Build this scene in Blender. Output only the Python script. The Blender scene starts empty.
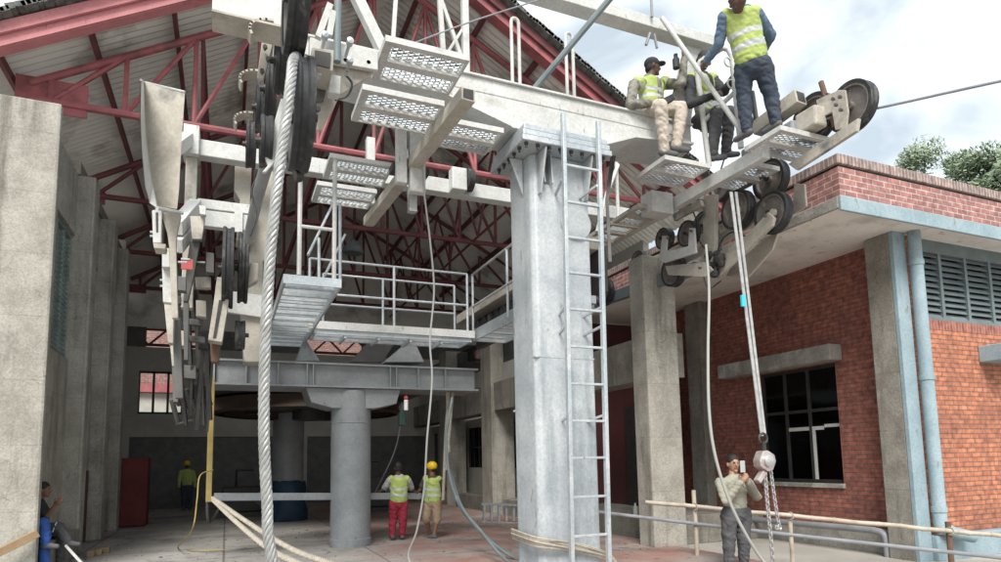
import bpy, bmesh, math, random
from mathutils import Vector as V, Matrix, noise as mnoise
random.seed(7)
R = math.radians
S = bpy.context.scene
COL = S.collection
# ---------------------------------------------------------------- camera
F, CX, CY, YAW, PIT, ROL, EYE = 639.9, 500.5, 390.4, .4048, .10855, -.019685, 1.55
fwd = V((math.sin(YAW)*math.cos(PIT), math.cos(YAW)*math.cos(PIT), math.sin(PIT)))
rgt0 = V((math.cos(YAW), -math.sin(YAW), 0)); up0 = rgt0.cross(fwd)
rgt = rgt0*math.cos(ROL)+up0*math.sin(ROL); upv = -rgt0*math.sin(ROL)+up0*math.cos(ROL)
cd = bpy.data.cameras.new('camera'); cam = bpy.data.objects.new('camera', cd); COL.objects.link(cam)
cd.sensor_width = 36; cd.lens = 36*F/1001; cd.shift_y = (CY-281)/1001; cd.shift_x = 0
cd.clip_start = .05; cd.clip_end = 2000
cam.matrix_world = Matrix(((rgt.x, upv.x, -fwd.x, 0), (rgt.y, upv.y, -fwd.y, 0), (rgt.z, upv.z, -fwd.z, EYE), (0, 0, 0, 1)))
S.camera = cam
# ---------------------------------------------------------------- light
EL, AZ = R(47), R(207)          # sun high, behind the camera to the left
w = bpy.data.worlds.new("World"); S.world = w; w.use_nodes = True
nt = w.node_tree; N = nt.nodes; L = nt.links
bg = N['Background']; bg.inputs[1].default_value = .13
sky = N.new('ShaderNodeTexSky'); sky.sky_type = 'NISHITA'; sky.sun_disc = False
sky.sun_elevation = EL; sky.sun_rotation = AZ; sky.air_density = 1.2; sky.dust_density = 2.0
tc = N.new('ShaderNodeTexCoord'); mp = N.new('ShaderNodeMapping'); mp.inputs['Scale'].default_value = (1.3, 1.3, 2.6)
mp.inputs['Location'].default_value = (3.1, .9, .2)
n1 = N.new('ShaderNodeTexNoise'); n1.inputs['Scale'].default_value = 2.7; n1.inputs['Detail'].default_value = 7; n1.inputs['Roughness'].default_value = .5
n1.inputs['Distortion'].default_value = .35
cr = N.new('ShaderNodeValToRGB'); e = cr.color_ramp.elements
e[0].position = .38; e[0].color = (2.5, 2.85, 3.05, 1); e[1].position = .60; e[1].color = (4.9, 5.0, 5.05, 1)
c2 = cr.color_ramp.elements.new(.48); c2.color = (3.9, 4.15, 4.25, 1)
mx = N.new('ShaderNodeMixRGB'); mx.inputs[0].default_value = .86
L.new(tc.outputs['Generated'], mp.inputs[0]); L.new(mp.outputs[0], n1.inputs[0]); L.new(n1.outputs[0], cr.inputs[0])
L.new(sky.outputs[0], mx.inputs[1]); L.new(cr.outputs[0], mx.inputs[2]); L.new(mx.outputs[0], bg.inputs[0])
sd = bpy.data.lights.new('sun', 'SUN'); sd.energy = 2.2; sd.angle = R(26); sd.color = (1, .96, .9)
so = bpy.data.objects.new('sun', sd); COL.objects.link(so)
# Nishita: rotation measured from +Y clockwise
sdir = V((math.sin(AZ)*math.cos(EL), math.cos(AZ)*math.cos(EL), math.sin(EL)))
so.rotation_euler = sdir.to_track_quat('Z', 'Y').to_euler()
S.view_settings.view_transform = 'Standard'; S.view_settings.look = 'None'; S.view_settings.gamma = 1
S.view_settings.exposure = 1.1
S.cycles.max_bounces = 6; S.cycles.diffuse_bounces = 5
# ---------------------------------------------------------------- pixel -> world
def at(px, py, D=None, X=None, Y=None, Z=None):
    d = fwd+rgt*((px-CX)/F)-upv*((py-CY)/F)
    t = D if D is not None else X/d.x if X is not None else Y/d.y if Y is not None else (Z-EYE)/d.z
    return V((0, 0, EYE))+d*t
# ---------------------------------------------------------------- mesh helpers
class MB:
    def __init__(s): s.v = []; s.f = []; s.mi = []; s.cur = 0
    def add(s, vs, fs):
        o = len(s.v); s.v += [V(a) for a in vs]; s.f += [[i+o for i in f] for f in fs]; s.mi += [s.cur]*len(fs); return s
    def box(s, x0, x1, y0, y1, z0, z1):
        x0, x1 = sorted((x0, x1)); y0, y1 = sorted((y0, y1)); z0, z1 = sorted((z0, z1))
        return s.add([(x, y, z) for z in (z0, z1) for y in (y0, y1) for x in (x0, x1)],
                     [(0, 2, 3, 1), (4, 5, 7, 6), (0, 1, 5, 4), (2, 6, 7, 3), (0, 4, 6, 2), (1, 3, 7, 5)])
    def bar(s, a, b, w=.1, h=None, up=(0, 0, 1), ext=0):
        a = V(a); b = V(b); h = h or w; d = (b-a).normalized(); a = a-d*ext; b = b+d*ext
        u = V(up); r = d.cross(u)
        if r.length < .05: u = V((1, 0, 0)); r = d.cross(u)
        r.normalize(); u = r.cross(d); vs = []
        for p in (a, b):
            for (i, j) in ((-1, -1), (1, -1), (1, 1), (-1, 1)): vs.append(p+r*(i*w/2)+u*(j*h/2))
        return s.add(vs, [(0, 1, 2, 3), (7, 6, 5, 4), (0, 4, 5, 1), (1, 5, 6, 2), (2, 6, 7, 3), (3, 7, 4, 0)])
    def ibeam(s, a, b, w, h, t=.02):
        a = V(a); b = V(b); z = V((0, 0, 1))
        s.bar(a+z*(h/2-t/2), b+z*(h/2-t/2), w, t); s.bar(a-z*(h/2-t/2), b-z*(h/2-t/2), w, t)
        return s.bar(a, b, t, h-2*t)
    def tube(s, pts, r, n=8, r2=None, cap=True):
        pts = [V(p) for p in pts]; m = len(pts); vs = []; fs = []; up = None
        for i, p in enumerate(pts):
            d = (pts[min(i+1, m-1)]-pts[max(i-1, 0)]).normalized()
            if up is None: up = d.orthogonal().normalized()
            up = (up-d*up.dot(d)).normalized(); q = d.cross(up)
            rr = r if r2 is None else r+(r2-r)*i/(m-1)
            for k in range(n):
                a = 2*math.pi*k/n; vs.append(p+up*(math.cos(a)*rr)+q*(math.sin(a)*rr))
        for i in range(m-1):
            for k in range(n): fs.append((i*n+k, i*n+(k+1) % n, (i+1)*n+(k+1) % n, (i+1)*n+k))
        if cap: fs.append(tuple(range(n-1, -1, -1))); fs.append(tuple((m-1)*n+k for k in range(n)))
        return s.add(vs, fs)
    def prism(s, poly, vec):
        vec = V(vec); poly = [V(p) for p in poly]; n = len(poly)
        return s.add(poly+[p+vec for p in poly], [tuple(range(n-1, -1, -1)), tuple(range(n, 2*n))]+[(i, (i+1) % n, n+(i+1) % n, n+i) for i in range(n)])
    def lathe(s, c, axis, prof, n=28, caps=True):
        c = V(c); ax = V(axis).normalized(); u = ax.orthogonal().normalized(); q = ax.cross(u); vs = []; fs = []; m = len(prof)
        for (r, h) in prof:
            for k in range(n):
                a = 2*math.pi*k/n; vs.append(c+ax*h+u*(r*math.cos(a))+q*(r*math.sin(a)))
        for i in range(m-1):
            for k in range(n): fs.append((i*n+k, i*n+(k+1) % n, (i+1)*n+(k+1) % n, (i+1)*n+k))
        if caps and prof[0][0] > .0005: fs.append(tuple(range(n-1, -1, -1)))
        if caps and prof[-1][0] > .0005: fs.append(tuple((m-1)*n+k for k in range(n)))
        return s.add(vs, fs)
    def ball(s, c, r, n=10):
        if not hasattr(r, '__len__'): r = (r, r, r)
        c = V(c); vs = [c+V((0, 0, r[2]))]; fs = []; m = n//2
        for i in range(1, m):
            t = math.pi*i/m
            for k in range(n):
                a = 2*math.pi*k/n; vs.append(c+V((r[0]*math.sin(t)*math.cos(a), r[1]*math.sin(t)*math.sin(a), r[2]*math.cos(t))))
        vs.append(c-V((0, 0, r[2])))
        for k in range(n): fs.append((0, 1+k, 1+(k+1) % n))
        for i in range(m-2):
            for k in range(n): fs.append((1+i*n+k, 1+(i+1)*n+k, 1+(i+1)*n+(k+1) % n, 1+i*n+(k+1) % n))
        b = len(vs)-1
        for k in range(n): fs.append((b, 1+(m-2)*n+(k+1) % n, 1+(m-2)*n+k))
        return s.add(vs, fs)
    def build(s, name, mat, parent=None, bevel=0, smooth=False, normals=True):
        off = V(parent_world(parent)) if parent else V((0, 0, 0))
        me = bpy.data.meshes.new(name); me.from_pydata([p-off for p in s.v], [], s.f)
        for m in (mat if isinstance(mat, (list, tuple)) else [mat]): me.materials.append(m)
        if isinstance(mat, (list, tuple)):
            for p, i in zip(me.polygons, s.mi): p.material_index = i
        bm = bmesh.new(); bm.from_mesh(me)
        if normals: bmesh.ops.recalc_face_normals(bm, faces=bm.faces)
        uv = bm.loops.layers.uv.new('UVMap')
        for f in bm.faces:
            n = f.normal; ax = max(range(3), key=lambda i: abs(n[i]))
            for l in f.loops:
                p = l.vert.co+off; l[uv].uv = ((p.y, p.z), (p.x, p.z), (p.x, p.y))[ax]
            if smooth: f.smooth = True
        bm.to_mesh(me); bm.free()
        if smooth: 
            try: me.set_sharp_from_angle(angle=R(40))
            except Exception: pass
        o = bpy.data.objects.new(name, me); COL.objects.link(o)
        if bevel:
            b = o.modifiers.new('bevel', 'BEVEL'); b.width = bevel; b.segments = 2; b.limit_method = 'ANGLE'
        if parent: o.parent = parent
        return o
def smooth_path(pts, n=10):
    P = [V(p) for p in pts]; P = [P[0]*2-P[1]]+P+[P[-1]*2-P[-2]]; out = []
    for i in range(1, len(P)-2):
        a, b, c, d = P[i-1:i+3]
        for k in range(n):
            t = k/n; out.append(.5*((2*b)+(c-a)*t+(2*a-5*b+4*c-d)*t*t+(3*b-a-3*c+d)*t**3))
    out.append(P[-2]); return out
def parent_world(o):
    p = V((0, 0, 0))
    while o: p = p+o.location; o = o.parent
    return p
def thing(name, label, cat, loc=(0, 0, 0), group=None):
    o = bpy.data.objects.new(name, None); o.location = loc; COL.objects.link(o); o.empty_display_size = .2
    return tag(o, label, cat, group)
def tag(o, label, cat, group=None):
    o['label'] = label; o['category'] = cat
    if group: o['group'] = group
    return o
def struct(o): o['kind'] = 'structure'; return o
# ---------------------------------------------------------------- materials
def mat(name, col, rough=.7, metal=0, col2=None, scale=3, amt=1, bump=0, bscale=30, stain=None, stain_scale=.7, streak=False, lo=.35, hi=.65, slo=.52, shi=.7):
    m = bpy.data.materials.new(name); m.use_nodes = True; nt = m.node_tree; N = nt.nodes; L = nt.links
    b = N['Principled BSDF']; b.inputs['Roughness'].default_value = rough; b.inputs['Metallic'].default_value = metal
    b.inputs['Base Color'].default_value = (*col, 1); tc = N.new('ShaderNodeTexCoord'); out = None
    def noise(sc, det=6, sx=None):
        mp = N.new('ShaderNodeMapping'); L.new(tc.outputs['Object'], mp.inputs[0])
        if sx: mp.inputs['Scale'].default_value = sx
        n = N.new('ShaderNodeTexNoise'); n.inputs['Scale'].default_value = sc; n.inputs['Detail'].default_value = det; n.inputs['Roughness'].default_value = .62
        L.new(mp.outputs[0], n.inputs[0]); return n.outputs[0]
    def ramp(src, a, c):
        r = N.new('ShaderNodeMapRange'); r.inputs[1].default_value = a; r.inputs[2].default_value = c; L.new(src, r.inputs[0]); return r.outputs[0]
    if col2:
        mx = N.new('ShaderNodeMixRGB'); mx.inputs[1].default_value = (*col, 1); mx.inputs[2].default_value = (*col2, 1)
        L.new(ramp(noise(scale), lo, hi), mx.inputs[0]); out = mx.outputs[0]
    if stain:
        mx = N.new('ShaderNodeMixRGB'); mx.inputs[2].default_value = (*stain, 1)
        if out: L.new(out, mx.inputs[1])
        else: mx.inputs[1].default_value = (*col, 1)
        L.new(ramp(noise(stain_scale, 9, (3, 3, .35) if streak else None), slo, shi), mx.inputs[0]); out = mx.outputs[0]
    if out: L.new(out, b.inputs['Base Color'])
    if bump:
        bp = N.new('ShaderNodeBump'); bp.inputs['Strength'].default_value = bump; bp.inputs['Distance'].default_value = .02
        L.new(noise(bscale, 5), bp.inputs['Height']); L.new(bp.outputs[0], b.inputs['Normal'])
    return m
def brick(name, c1, c2, mortar, sc=1.0, bw=.24, bh=.082, ms=.012, stain=(.12, .07, .055), soldier=False):
    m = bpy.data.materials.new(name); m.use_nodes = True; nt = m.node_tree; N = nt.nodes; L = nt.links; b = N['Principled BSDF']
    b.inputs['Roughness'].default_value = .85
    tc = N.new('ShaderNodeTexCoord'); mp = N.new('ShaderNodeMapping'); L.new(tc.outputs['UV'], mp.inputs[0])
    br = N.new('ShaderNodeTexBrick'); L.new(mp.outputs[0], br.inputs[0])
    br.inputs['Scale'].default_value = 1; br.inputs['Brick Width'].default_value = bw; br.inputs['Row Height'].default_value = bh
    br.inputs['Mortar Size'].default_value = ms; br.inputs['Mortar Smooth'].default_value = .3; br.inputs['Bias'].default_value = 0
    br.inputs['Color1'].default_value = (*c1, 1); br.inputs['Color2'].default_value = (*c2, 1); br.inputs['Mortar'].default_value = (*mortar, 1)
    if soldier: br.offset = 0
    n = N.new('ShaderNodeTexNoise'); n.inputs['Scale'].default_value = 1.3; n.inputs['Detail'].default_value = 8; L.new(tc.outputs['Object'], n.inputs[0])
    r = N.new('ShaderNodeMapRange'); r.inputs[1].default_value = .45; r.inputs[2].default_value = .75; r.inputs[4].default_value = .6; L.new(n.outputs[0], r.inputs[0])
    n2 = N.new('ShaderNodeTexNoise'); n2.inputs['Scale'].default_value = 9; n2.inputs['Detail'].default_value = 6; L.new(tc.outputs['Object'], n2.inputs[0])
    mx = N.new('ShaderNodeMixRGB'); mx.inputs[2].default_value = (*stain, 1); L.new(br.outputs[0], mx.inputs[1]); L.new(r.outputs[0], mx.inputs[0])
    hv = N.new('ShaderNodeHueSaturation'); L.new(mx.outputs[0], hv.inputs['Color'])
    r2 = N.new('ShaderNodeMapRange'); r2.inputs[1].default_value = .3; r2.inputs[2].default_value = .7; r2.inputs[3].default_value = .62; r2.inputs[4].default_value = 1.35
    L.new(n2.outputs[0], r2.inputs[0]); L.new(r2.outputs[0], hv.inputs['Value']); L.new(hv.outputs[0], b.inputs['Base Color'])
    bp = N.new('ShaderNodeBump'); bp.inputs['Strength'].default_value = .6; bp.inputs['Distance'].default_value = .012; bp.invert = True
    L.new(br.outputs['Fac'], bp.inputs['Height']); L.new(bp.outputs[0], b.inputs['Normal'])
    return m
M = {}
M['concrete'] = mat('weathered_concrete', (.40, .385, .34), .9, 0, (.28, .265, .23), 2.2, bump=.35, bscale=18, stain=(.15, .14, .115), stain_scale=1.1, streak=True)
M['concrete2'] = mat('raw_concrete', (.30, .285, .25), .9, 0, (.20, .185, .16), 2.5, bump=.35, bscale=16, stain=(.12, .11, .09), stain_scale=1.2, streak=True)
M['plaster'] = mat('grey_plaster', (.36, .35, .32), .9, 0, (.24, .235, .21), 3, bump=.3, bscale=14, stain=(.5, .49, .45), stain_scale=1.6, slo=.56, shi=.66)
M['soffit'] = mat('cream_soffit', (.84, .80, .75), .9, 0, (.74, .70, .65), 1.1, stain=(.55, .51, .46), stain_scale=1.2)
M['cream'] = mat('cream_wall', (.45, .44, .40), .9, 0, (.36, .35, .32), 1.5)
M['maroon'] = mat('maroon_paint', (.10, .03, .03), .7, 0, (.07, .025, .025), 2)
M['dark'] = mat('dark_steel', (.035, .037, .04), .5, .3, (.06, .055, .05), 7)
M['black'] = mat('black_rubber', (.016, .018, .021), .65, 0, (.035, .036, .038), 12, bump=.2)
M['glass'] = mat('window_glass', (.13, .145, .16), .07, 1, (.09, .10, .11), 2)
M['glass'].node_tree.nodes['Principled BSDF'].inputs['Specular IOR Level'].default_value = .8
M['blue'] = mat('pale_blue_paint', (.31, .40, .44), .7, 0, (.23, .32, .36), 1.8, stain=(.38, .41, .42), stain_scale=2.2, slo=.6, shi=.8, bump=.3, streak=True)
M['bluegrey'] = mat('blue_grey_louvre', (.17, .21, .22), .6, 0, (.12, .15, .16), 3)
M['green'] = mat('dusty_green_louvre', (.22, .27, .25), .7, 0, (.14, .18, .17), 3)
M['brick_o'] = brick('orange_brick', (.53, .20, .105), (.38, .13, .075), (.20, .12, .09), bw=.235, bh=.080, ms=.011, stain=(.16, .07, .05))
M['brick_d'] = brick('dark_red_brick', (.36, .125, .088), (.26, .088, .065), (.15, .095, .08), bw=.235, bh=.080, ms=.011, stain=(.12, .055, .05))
M['brick_p'] = brick('pale_red_brick', (.37, .17, .15), (.27, .12, .11), (.46, .38, .35), bw=.245, bh=.088, ms=.010, stain=(.22, .13, .12))
M['coping'] = brick('soldier_brick', (.30, .21, .19), (.22, .15, .135), (.42, .37, .34), bw=.075, bh=.5, ms=.012, stain=(.11, .10, .09), soldier=True)
M['white'] = mat('off_white_paint', (.57, .58, .565), .5, 0, (.47, .475, .455), 2.6, stain=(.34, .33, .29), stain_scale=2.4, slo=.6, shi=.8, bump=.06)
M['tan'] = mat('dusty_cream_steel', (.47, .44, .38), .6, 0, (.36, .33, .28), 3.5, stain=(.13, .13, .13), stain_scale=1.8, slo=.58, shi=.7)
M['galv'] = mat('galvanised_steel', (.50, .54, .56), .42, .45, (.40, .45, .48), 2.2, stain=(.62, .64, .65), stain_scale=1.7, slo=.5, shi=.66, bump=.05)
M['greypaint'] = mat('grey_paint', (.27, .29, .30), .5, .1, (.21, .225, .235), 2.5, stain=(.12, .12, .12), stain_scale=1.2, slo=.6, shi=.75)
M['pylon'] = mat('galvanised_pylon', (.37, .405, .43), .5, .15, (.49, .52, .535), 1.1, stain=(.24, .28, .30), stain_scale=.9, streak=True, slo=.5, shi=.66, bump=.05, lo=.4, hi=.6)
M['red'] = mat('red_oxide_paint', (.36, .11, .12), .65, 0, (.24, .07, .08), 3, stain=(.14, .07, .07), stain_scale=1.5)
M['fascia'] = mat('faded_red_fascia', (.58, .235, .25), .65, 0, (.48, .18, .195), 1.4, stain=(.28, .13, .13), stain_scale=1.3, slo=.56, shi=.75)
M['sheet'] = mat('roof_sheet', (.78, .775, .74), .8, 0, (.68, .675, .64), 1.2, stain=(.25, .23, .2), stain_scale=.8)
M['moss'] = mat('mossy_roof', (.07, .075, .07), .95, 0, (.17, .175, .165), 7, bump=.8, bscale=20)
M['yellow'] = mat('yellow_paint', (.34, .25, .07), .6, 0, (.22, .17, .06), 5)
M['bamboo'] = mat('bamboo', (.50, .45, .37), .7, 0, (.36, .31, .24), 6)
M['rust'] = mat('rusty_steel', (.16, .09, .06), .85, 0, (.10, .06, .045), 9)
M['wood'] = mat('sawn_wood', (.36, .25, .14), .8, 0, (.26, .18, .10), 6)
M['pipe'] = mat('grey_pvc', (.26, .27, .29), .5, 0, (.20, .21, .23), 3)
M['rope'] = mat('steel_rope', (.40, .41, .40), .45, .3, (.27, .27, .26), 9)
M['rope2'] = mat('hemp_rope', (.42, .38, .31), .85, 0, (.30, .27, .22), 15)
M['hose'] = mat('pale_hose', (.30, .30, .285), .6, 0, (.30, .30, .29), 8)
M['sling'] = mat('worn_sling', (.42, .43, .42), .8, 0, (.28, .29, .29), 12, bump=.3)
M['chain'] = mat('zinc_chain', (.55, .55, .55), .35, .8)
M['hoist'] = mat('hoist_shell', (.55, .52, .50), .35, .5, (.42, .30, .28), 9)
M['cyan'] = mat('cyan_tag', (.05, .50, .62), .6)
M['redtag'] = mat('red_tag', (.42, .08, .07), .7)
M['bluebarrel'] = mat('blue_tarp', (.012, .045, .09), .6, 0, (.008, .03, .06), 4)
M['red_in'] = mat('shaded_maroon_paint', (.17, .05, .055), .75, 0, (.10, .035, .04), 3)  # truss red darkened to carry the hall's inner shade; also the maroon right fascia
M['coping2'] = brick('red_soldier_brick', (.36, .12, .08), (.27, .08, .055), (.30, .22, .19), bw=.08, bh=.5, ms=.011, stain=(.2, .10, .08), soldier=True)
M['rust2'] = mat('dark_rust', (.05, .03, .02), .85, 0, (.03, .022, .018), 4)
M['brick_d2'] = brick('dull_pink_brick', (.30, .15, .13), (.22, .11, .10), (.3, .25, .23), bw=.245, bh=.094)
M['greydark'] = mat('grimy_shaded_steel', (.13, .13, .125), .6, .2, (.09, .09, .088), 4)
M['disc'] = mat('wheel_disc', (.20, .175, .16), .6, .1, (.13, .115, .105), 6)
M['leaf'] = mat('leaves', (.17, .235, .13), .7, 0, (.26, .32, .21), 3)
M['bark'] = mat('bark', (.12, .09, .07), .9)
M['white_cloth'] = mat('white_paper', (.8, .8, .8), .8)
# clothing / skin
M['skin'] = mat('brown_skin', (.20, .10, .065), .55)
M['skin_d'] = mat('dark_skin', (.10, .055, .04), .55)
M['skin_l'] = mat('tan_skin', (.36, .20, .135), .55)
M['hair'] = mat('black_hair', (.012, .011, .011), .6, bump=.5, bscale=90)
M['hivis'] = mat('hi_vis_fabric', (.41, .50, .14), .8, 0, (.28, .35, .10), 7, bump=.8, bscale=11)
M['stripe'] = mat('reflective_stripe', (.42, .45, .45), .4)
M['denim'] = mat('dark_denim', (.045, .06, .085), .85, 0, (.03, .04, .06), 9, bump=.3)
M['bluefab'] = mat('blue_shirt', (.13, .20, .28), .85, 0, (.09, .14, .21), 6, bump=.3)
M['beige'] = mat('beige_trousers', (.52, .46, .39), .85, 0, (.42, .37, .31), 6, bump=.3)
M['camo'] = mat('patterned_shirt', (.26, .25, .21), .85, 0, (.10, .095, .08), 14, bump=.2)
M['blackfab'] = mat('black_fabric', (.02, .022, .026), .85, 0, (.035, .036, .04), 9, bump=.2)
M['charcoal'] = mat('charcoal_trousers', (.09, .09, .095), .85, 0, (.065, .065, .07), 9, bump=.3)
M['sage'] = mat('sage_sweater', (.34, .34, .27), .9, 0, (.28, .28, .22), 7, bump=.3)
M['maroontr'] = mat('crimson_trousers', (.30, .02, .045), .85, 0, (.20, .015, .03), 7, bump=.3)
M['khaki'] = mat('khaki_shorts', (.32, .24, .16), .85, 0, (.24, .18, .12), 7, bump=.3)
M['greytee'] = mat('grey_tee', (.42, .42, .42), .85, 0, (.34, .34, .34), 7)
M['browntee'] = mat('dark_brown_tee', (.05, .045, .035), .85)
M['royal'] = mat('royal_blue_trousers', (.03, .10, .36), .85, 0, (.02, .07, .26), 7, bump=.3)
M['hat_y'] = mat('yellow_helmet', (.75, .50, .02), .35)
M['shoe'] = mat('grey_shoe', (.10, .10, .105), .8)
M['lip'] = mat('lips', (.16, .06, .05), .5); M['eye'] = mat('eyes', (.03, .025, .02), .3)

# corrugation/joint texture for the concrete floor
def floor_mat():
    m = mat('dusty_concrete_floor', (.40, .385, .36), .85, 0, (.29, .275, .255), .9, bump=.2, bscale=25, stain=(.12, .11, .10), stain_scale=.6)
    nt = m.node_tree; N = nt.nodes; L = nt.links; b = N['Principled BSDF']; src = b.inputs['Base Color'].links[0].from_socket
    tc = N.new('ShaderNodeTexCoord'); br = N.new('ShaderNodeTexBrick'); L.new(tc.outputs['Object'], br.inputs[0])
    br.inputs['Brick Width'].default_value = 2.4; br.inputs['Row Height'].default_value = 1.5; br.inputs['Scale'].default_value = 1; br.offset = 0
    br.inputs['Mortar Size'].default_value = .02; br.inputs['Color1'].default_value = (1, 1, 1, 1); br.inputs['Color2'].default_value = (.82, .82, .82, 1); br.inputs['Mortar'].default_value = (.3, .3, .3, 1)
    mx = N.new('ShaderNodeMixRGB'); mx.blend_type = 'MULTIPLY'; mx.inputs[0].default_value = .8; L.new(src, mx.inputs[1]); L.new(br.outputs[0], mx.inputs[2])
    # reddish brick dust in the middle of the forecourt
    mp = N.new('ShaderNodeSeparateXYZ'); L.new(tc.outputs['Object'], mp.inputs[0])
    rx = N.new('ShaderNodeMapRange'); rx.inputs[1].default_value = 1.6; rx.inputs[2].default_value = 3.4; L.new(mp.outputs[0], rx.inputs[0])
    n = N.new('ShaderNodeTexNoise'); n.inputs['Scale'].default_value = 1.1; n.inputs['Detail'].default_value = 8; L.new(tc.outputs['Object'], n.inputs[0])
    rn = N.new('ShaderNodeMapRange'); rn.inputs[1].default_value = .3; rn.inputs[2].default_value = .62; L.new(n.outputs[0], rn.inputs[0])
    mu = N.new('ShaderNodeMath'); mu.operation = 'MULTIPLY'; L.new(rx.outputs[0], mu.inputs[0]); L.new(rn.outputs[0], mu.inputs[1])
    mx2 = N.new('ShaderNodeMixRGB'); mx2.inputs[2].default_value = (.29, .165, .135, 1); L.new(mu.outputs[0], mx2.inputs[0]); L.new(mx.outputs[0], mx2.inputs[1]); L.new(mx2.outputs[0], b.inputs['Base Color'])
    return m
def add_forms(m, w_=1.25, h_=.95, amt=.35):
    nt = m.node_tree; N = nt.nodes; L = nt.links; b = N['Principled BSDF']; src = b.inputs['Base Color'].links[0].from_socket; tc = N.new('ShaderNodeTexCoord')
    br = N.new('ShaderNodeTexBrick'); L.new(tc.outputs['UV'], br.inputs[0]); br.offset = 0; br.inputs['Scale'].default_value = 1
    br.inputs['Brick Width'].default_value = w_; br.inputs['Row Height'].default_value = h_; br.inputs['Mortar Size'].default_value = .012; br.inputs['Mortar Smooth'].default_value = .8
    br.inputs['Color1'].default_value = (1, 1, 1, 1); br.inputs['Color2'].default_value = (.86, .85, .83, 1); br.inputs['Mortar'].default_value = (.45, .44, .42, 1)
    mx = N.new('ShaderNodeMixRGB'); mx.blend_type = 'MULTIPLY'; mx.inputs[0].default_value = amt; L.new(src, mx.inputs[1]); L.new(br.outputs[0], mx.inputs[2])
    n = N.new('ShaderNodeTexNoise'); n.inputs['Scale'].default_value = 38; n.inputs['Detail'].default_value = 8; n.inputs['Roughness'].default_value = .75; L.new(tc.outputs['Object'], n.inputs[0])
    r = N.new('ShaderNodeMapRange'); r.inputs[1].default_value = .3; r.inputs[2].default_value = .7; r.inputs[3].default_value = .66; r.inputs[4].default_value = 1.3; L.new(n.outputs[0], r.inputs[0])
    v = N.new('ShaderNodeTexVoronoi'); v.inputs['Scale'].default_value = 2.1; v.feature = 'DISTANCE_TO_EDGE'
    n3 = N.new('ShaderNodeTexNoise'); n3.inputs['Scale'].default_value = 3; n3.inputs['Detail'].default_value = 5; L.new(tc.outputs['Object'], n3.inputs[0])
    ad = N.new('ShaderNodeMixRGB'); ad.blend_type = 'ADD'; ad.inputs[0].default_value = .6; L.new(tc.outputs['Object'], ad.inputs[1]); L.new(n3.outputs[1], ad.inputs[2]); L.new(ad.outputs[0], v.inputs[0])
    rc_ = N.new('ShaderNodeMapRange'); rc_.inputs[1].default_value = 0; rc_.inputs[2].default_value = .012; rc_.inputs[3].default_value = .55; rc_.inputs[4].default_value = 1; L.new(v.outputs[0], rc_.inputs[0])
    n4 = N.new('ShaderNodeTexNoise'); n4.inputs['Scale'].default_value = .8; L.new(tc.outputs['Object'], n4.inputs[0])
    gt = N.new('ShaderNodeMapRange'); gt.inputs[1].default_value = .55; gt.inputs[2].default_value = .6; gt.inputs[3].default_value = 1; gt.inputs[4].default_value = 0; L.new(n4.outputs[0], gt.inputs[0])
    mxx = N.new('ShaderNodeMath'); mxx.operation = 'MAXIMUM'; L.new(rc_.outputs[0], mxx.inputs[0]); L.new(gt.outputs[0], mxx.inputs[1])
    mu = N.new('ShaderNodeMath'); mu.operation = 'MULTIPLY'; L.new(r.outputs[0], mu.inputs[0]); L.new(mxx.outputs[0], mu.inputs[1])
    hv = N.new('ShaderNodeHueSaturation'); L.new(mx.outputs[0], hv.inputs['Color']); L.new(mu.outputs[0], hv.inputs['Value']); L.new(hv.outputs[0], b.inputs['Base Color'])
for k_ in ('concrete', 'concrete2', 'plaster'): add_forms(M[k_])
def add_grime(m, rust=(.17, .09, .05), cov=.68, sc=16, fine=(.82, 1.12)):
    nt = m.node_tree; N = nt.nodes; L = nt.links; b = N['Principled BSDF']; src = b.inputs['Base Color'].links[0].from_socket; tc = N.new('ShaderNodeTexCoord')
    n = N.new('ShaderNodeTexNoise'); n.inputs['Scale'].default_value = 26; n.inputs['Detail'].default_value = 9; n.inputs['Roughness'].default_value = .7; L.new(tc.outputs['Object'], n.inputs[0])
    r = N.new('ShaderNodeMapRange'); r.inputs[1].default_value = .32; r.inputs[2].default_value = .68; r.inputs[3].default_value = fine[0]; r.inputs[4].default_value = fine[1]; L.new(n.outputs[0], r.inputs[0])
    hv = N.new('ShaderNodeHueSaturation'); L.new(src, hv.inputs['Color']); L.new(r.outputs[0], hv.inputs['Value'])
    mp = N.new('ShaderNodeMapping'); mp.inputs['Scale'].default_value = (1, 1, .3); L.new(tc.outputs['Object'], mp.inputs[0])
    n2 = N.new('ShaderNodeTexNoise'); n2.inputs['Scale'].default_value = sc; n2.inputs['Detail'].default_value = 7; n2.inputs['Roughness'].default_value = .6; L.new(mp.outputs[0], n2.inputs[0])
    r2 = N.new('ShaderNodeMapRange'); r2.inputs[1].default_value = cov-.03; r2.inputs[2].default_value = cov+.03; r2.inputs[4].default_value = .75; L.new(n2.outputs[0], r2.inputs[0])
    mx = N.new('ShaderNodeMixRGB'); mx.inputs[2].default_value = (*rust, 1); L.new(hv.outputs[0], mx.inputs[1]); L.new(r2.outputs[0], mx.inputs[0]); L.new(mx.outputs[0], b.inputs['Base Color'])
    ro = N.new('ShaderNodeMapRange'); ro.inputs[1].default_value = .3; ro.inputs[2].default_value = .7; ro.inputs[3].default_value = b.inputs['Roughness'].default_value-.12; ro.inputs[4].default_value = b.inputs['Roughness'].default_value+.2
    L.new(n.outputs[0], ro.inputs[0]); L.new(ro.outputs[0], b.inputs['Roughness'])
for k_ in ('white', 'tan', 'galv', 'greypaint', 'fascia', 'red'): add_grime(M[k_])
for k_ in ('pylon', 'blue'): add_grime(M[k_], (.20, .20, .19), .66, 10)
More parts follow.
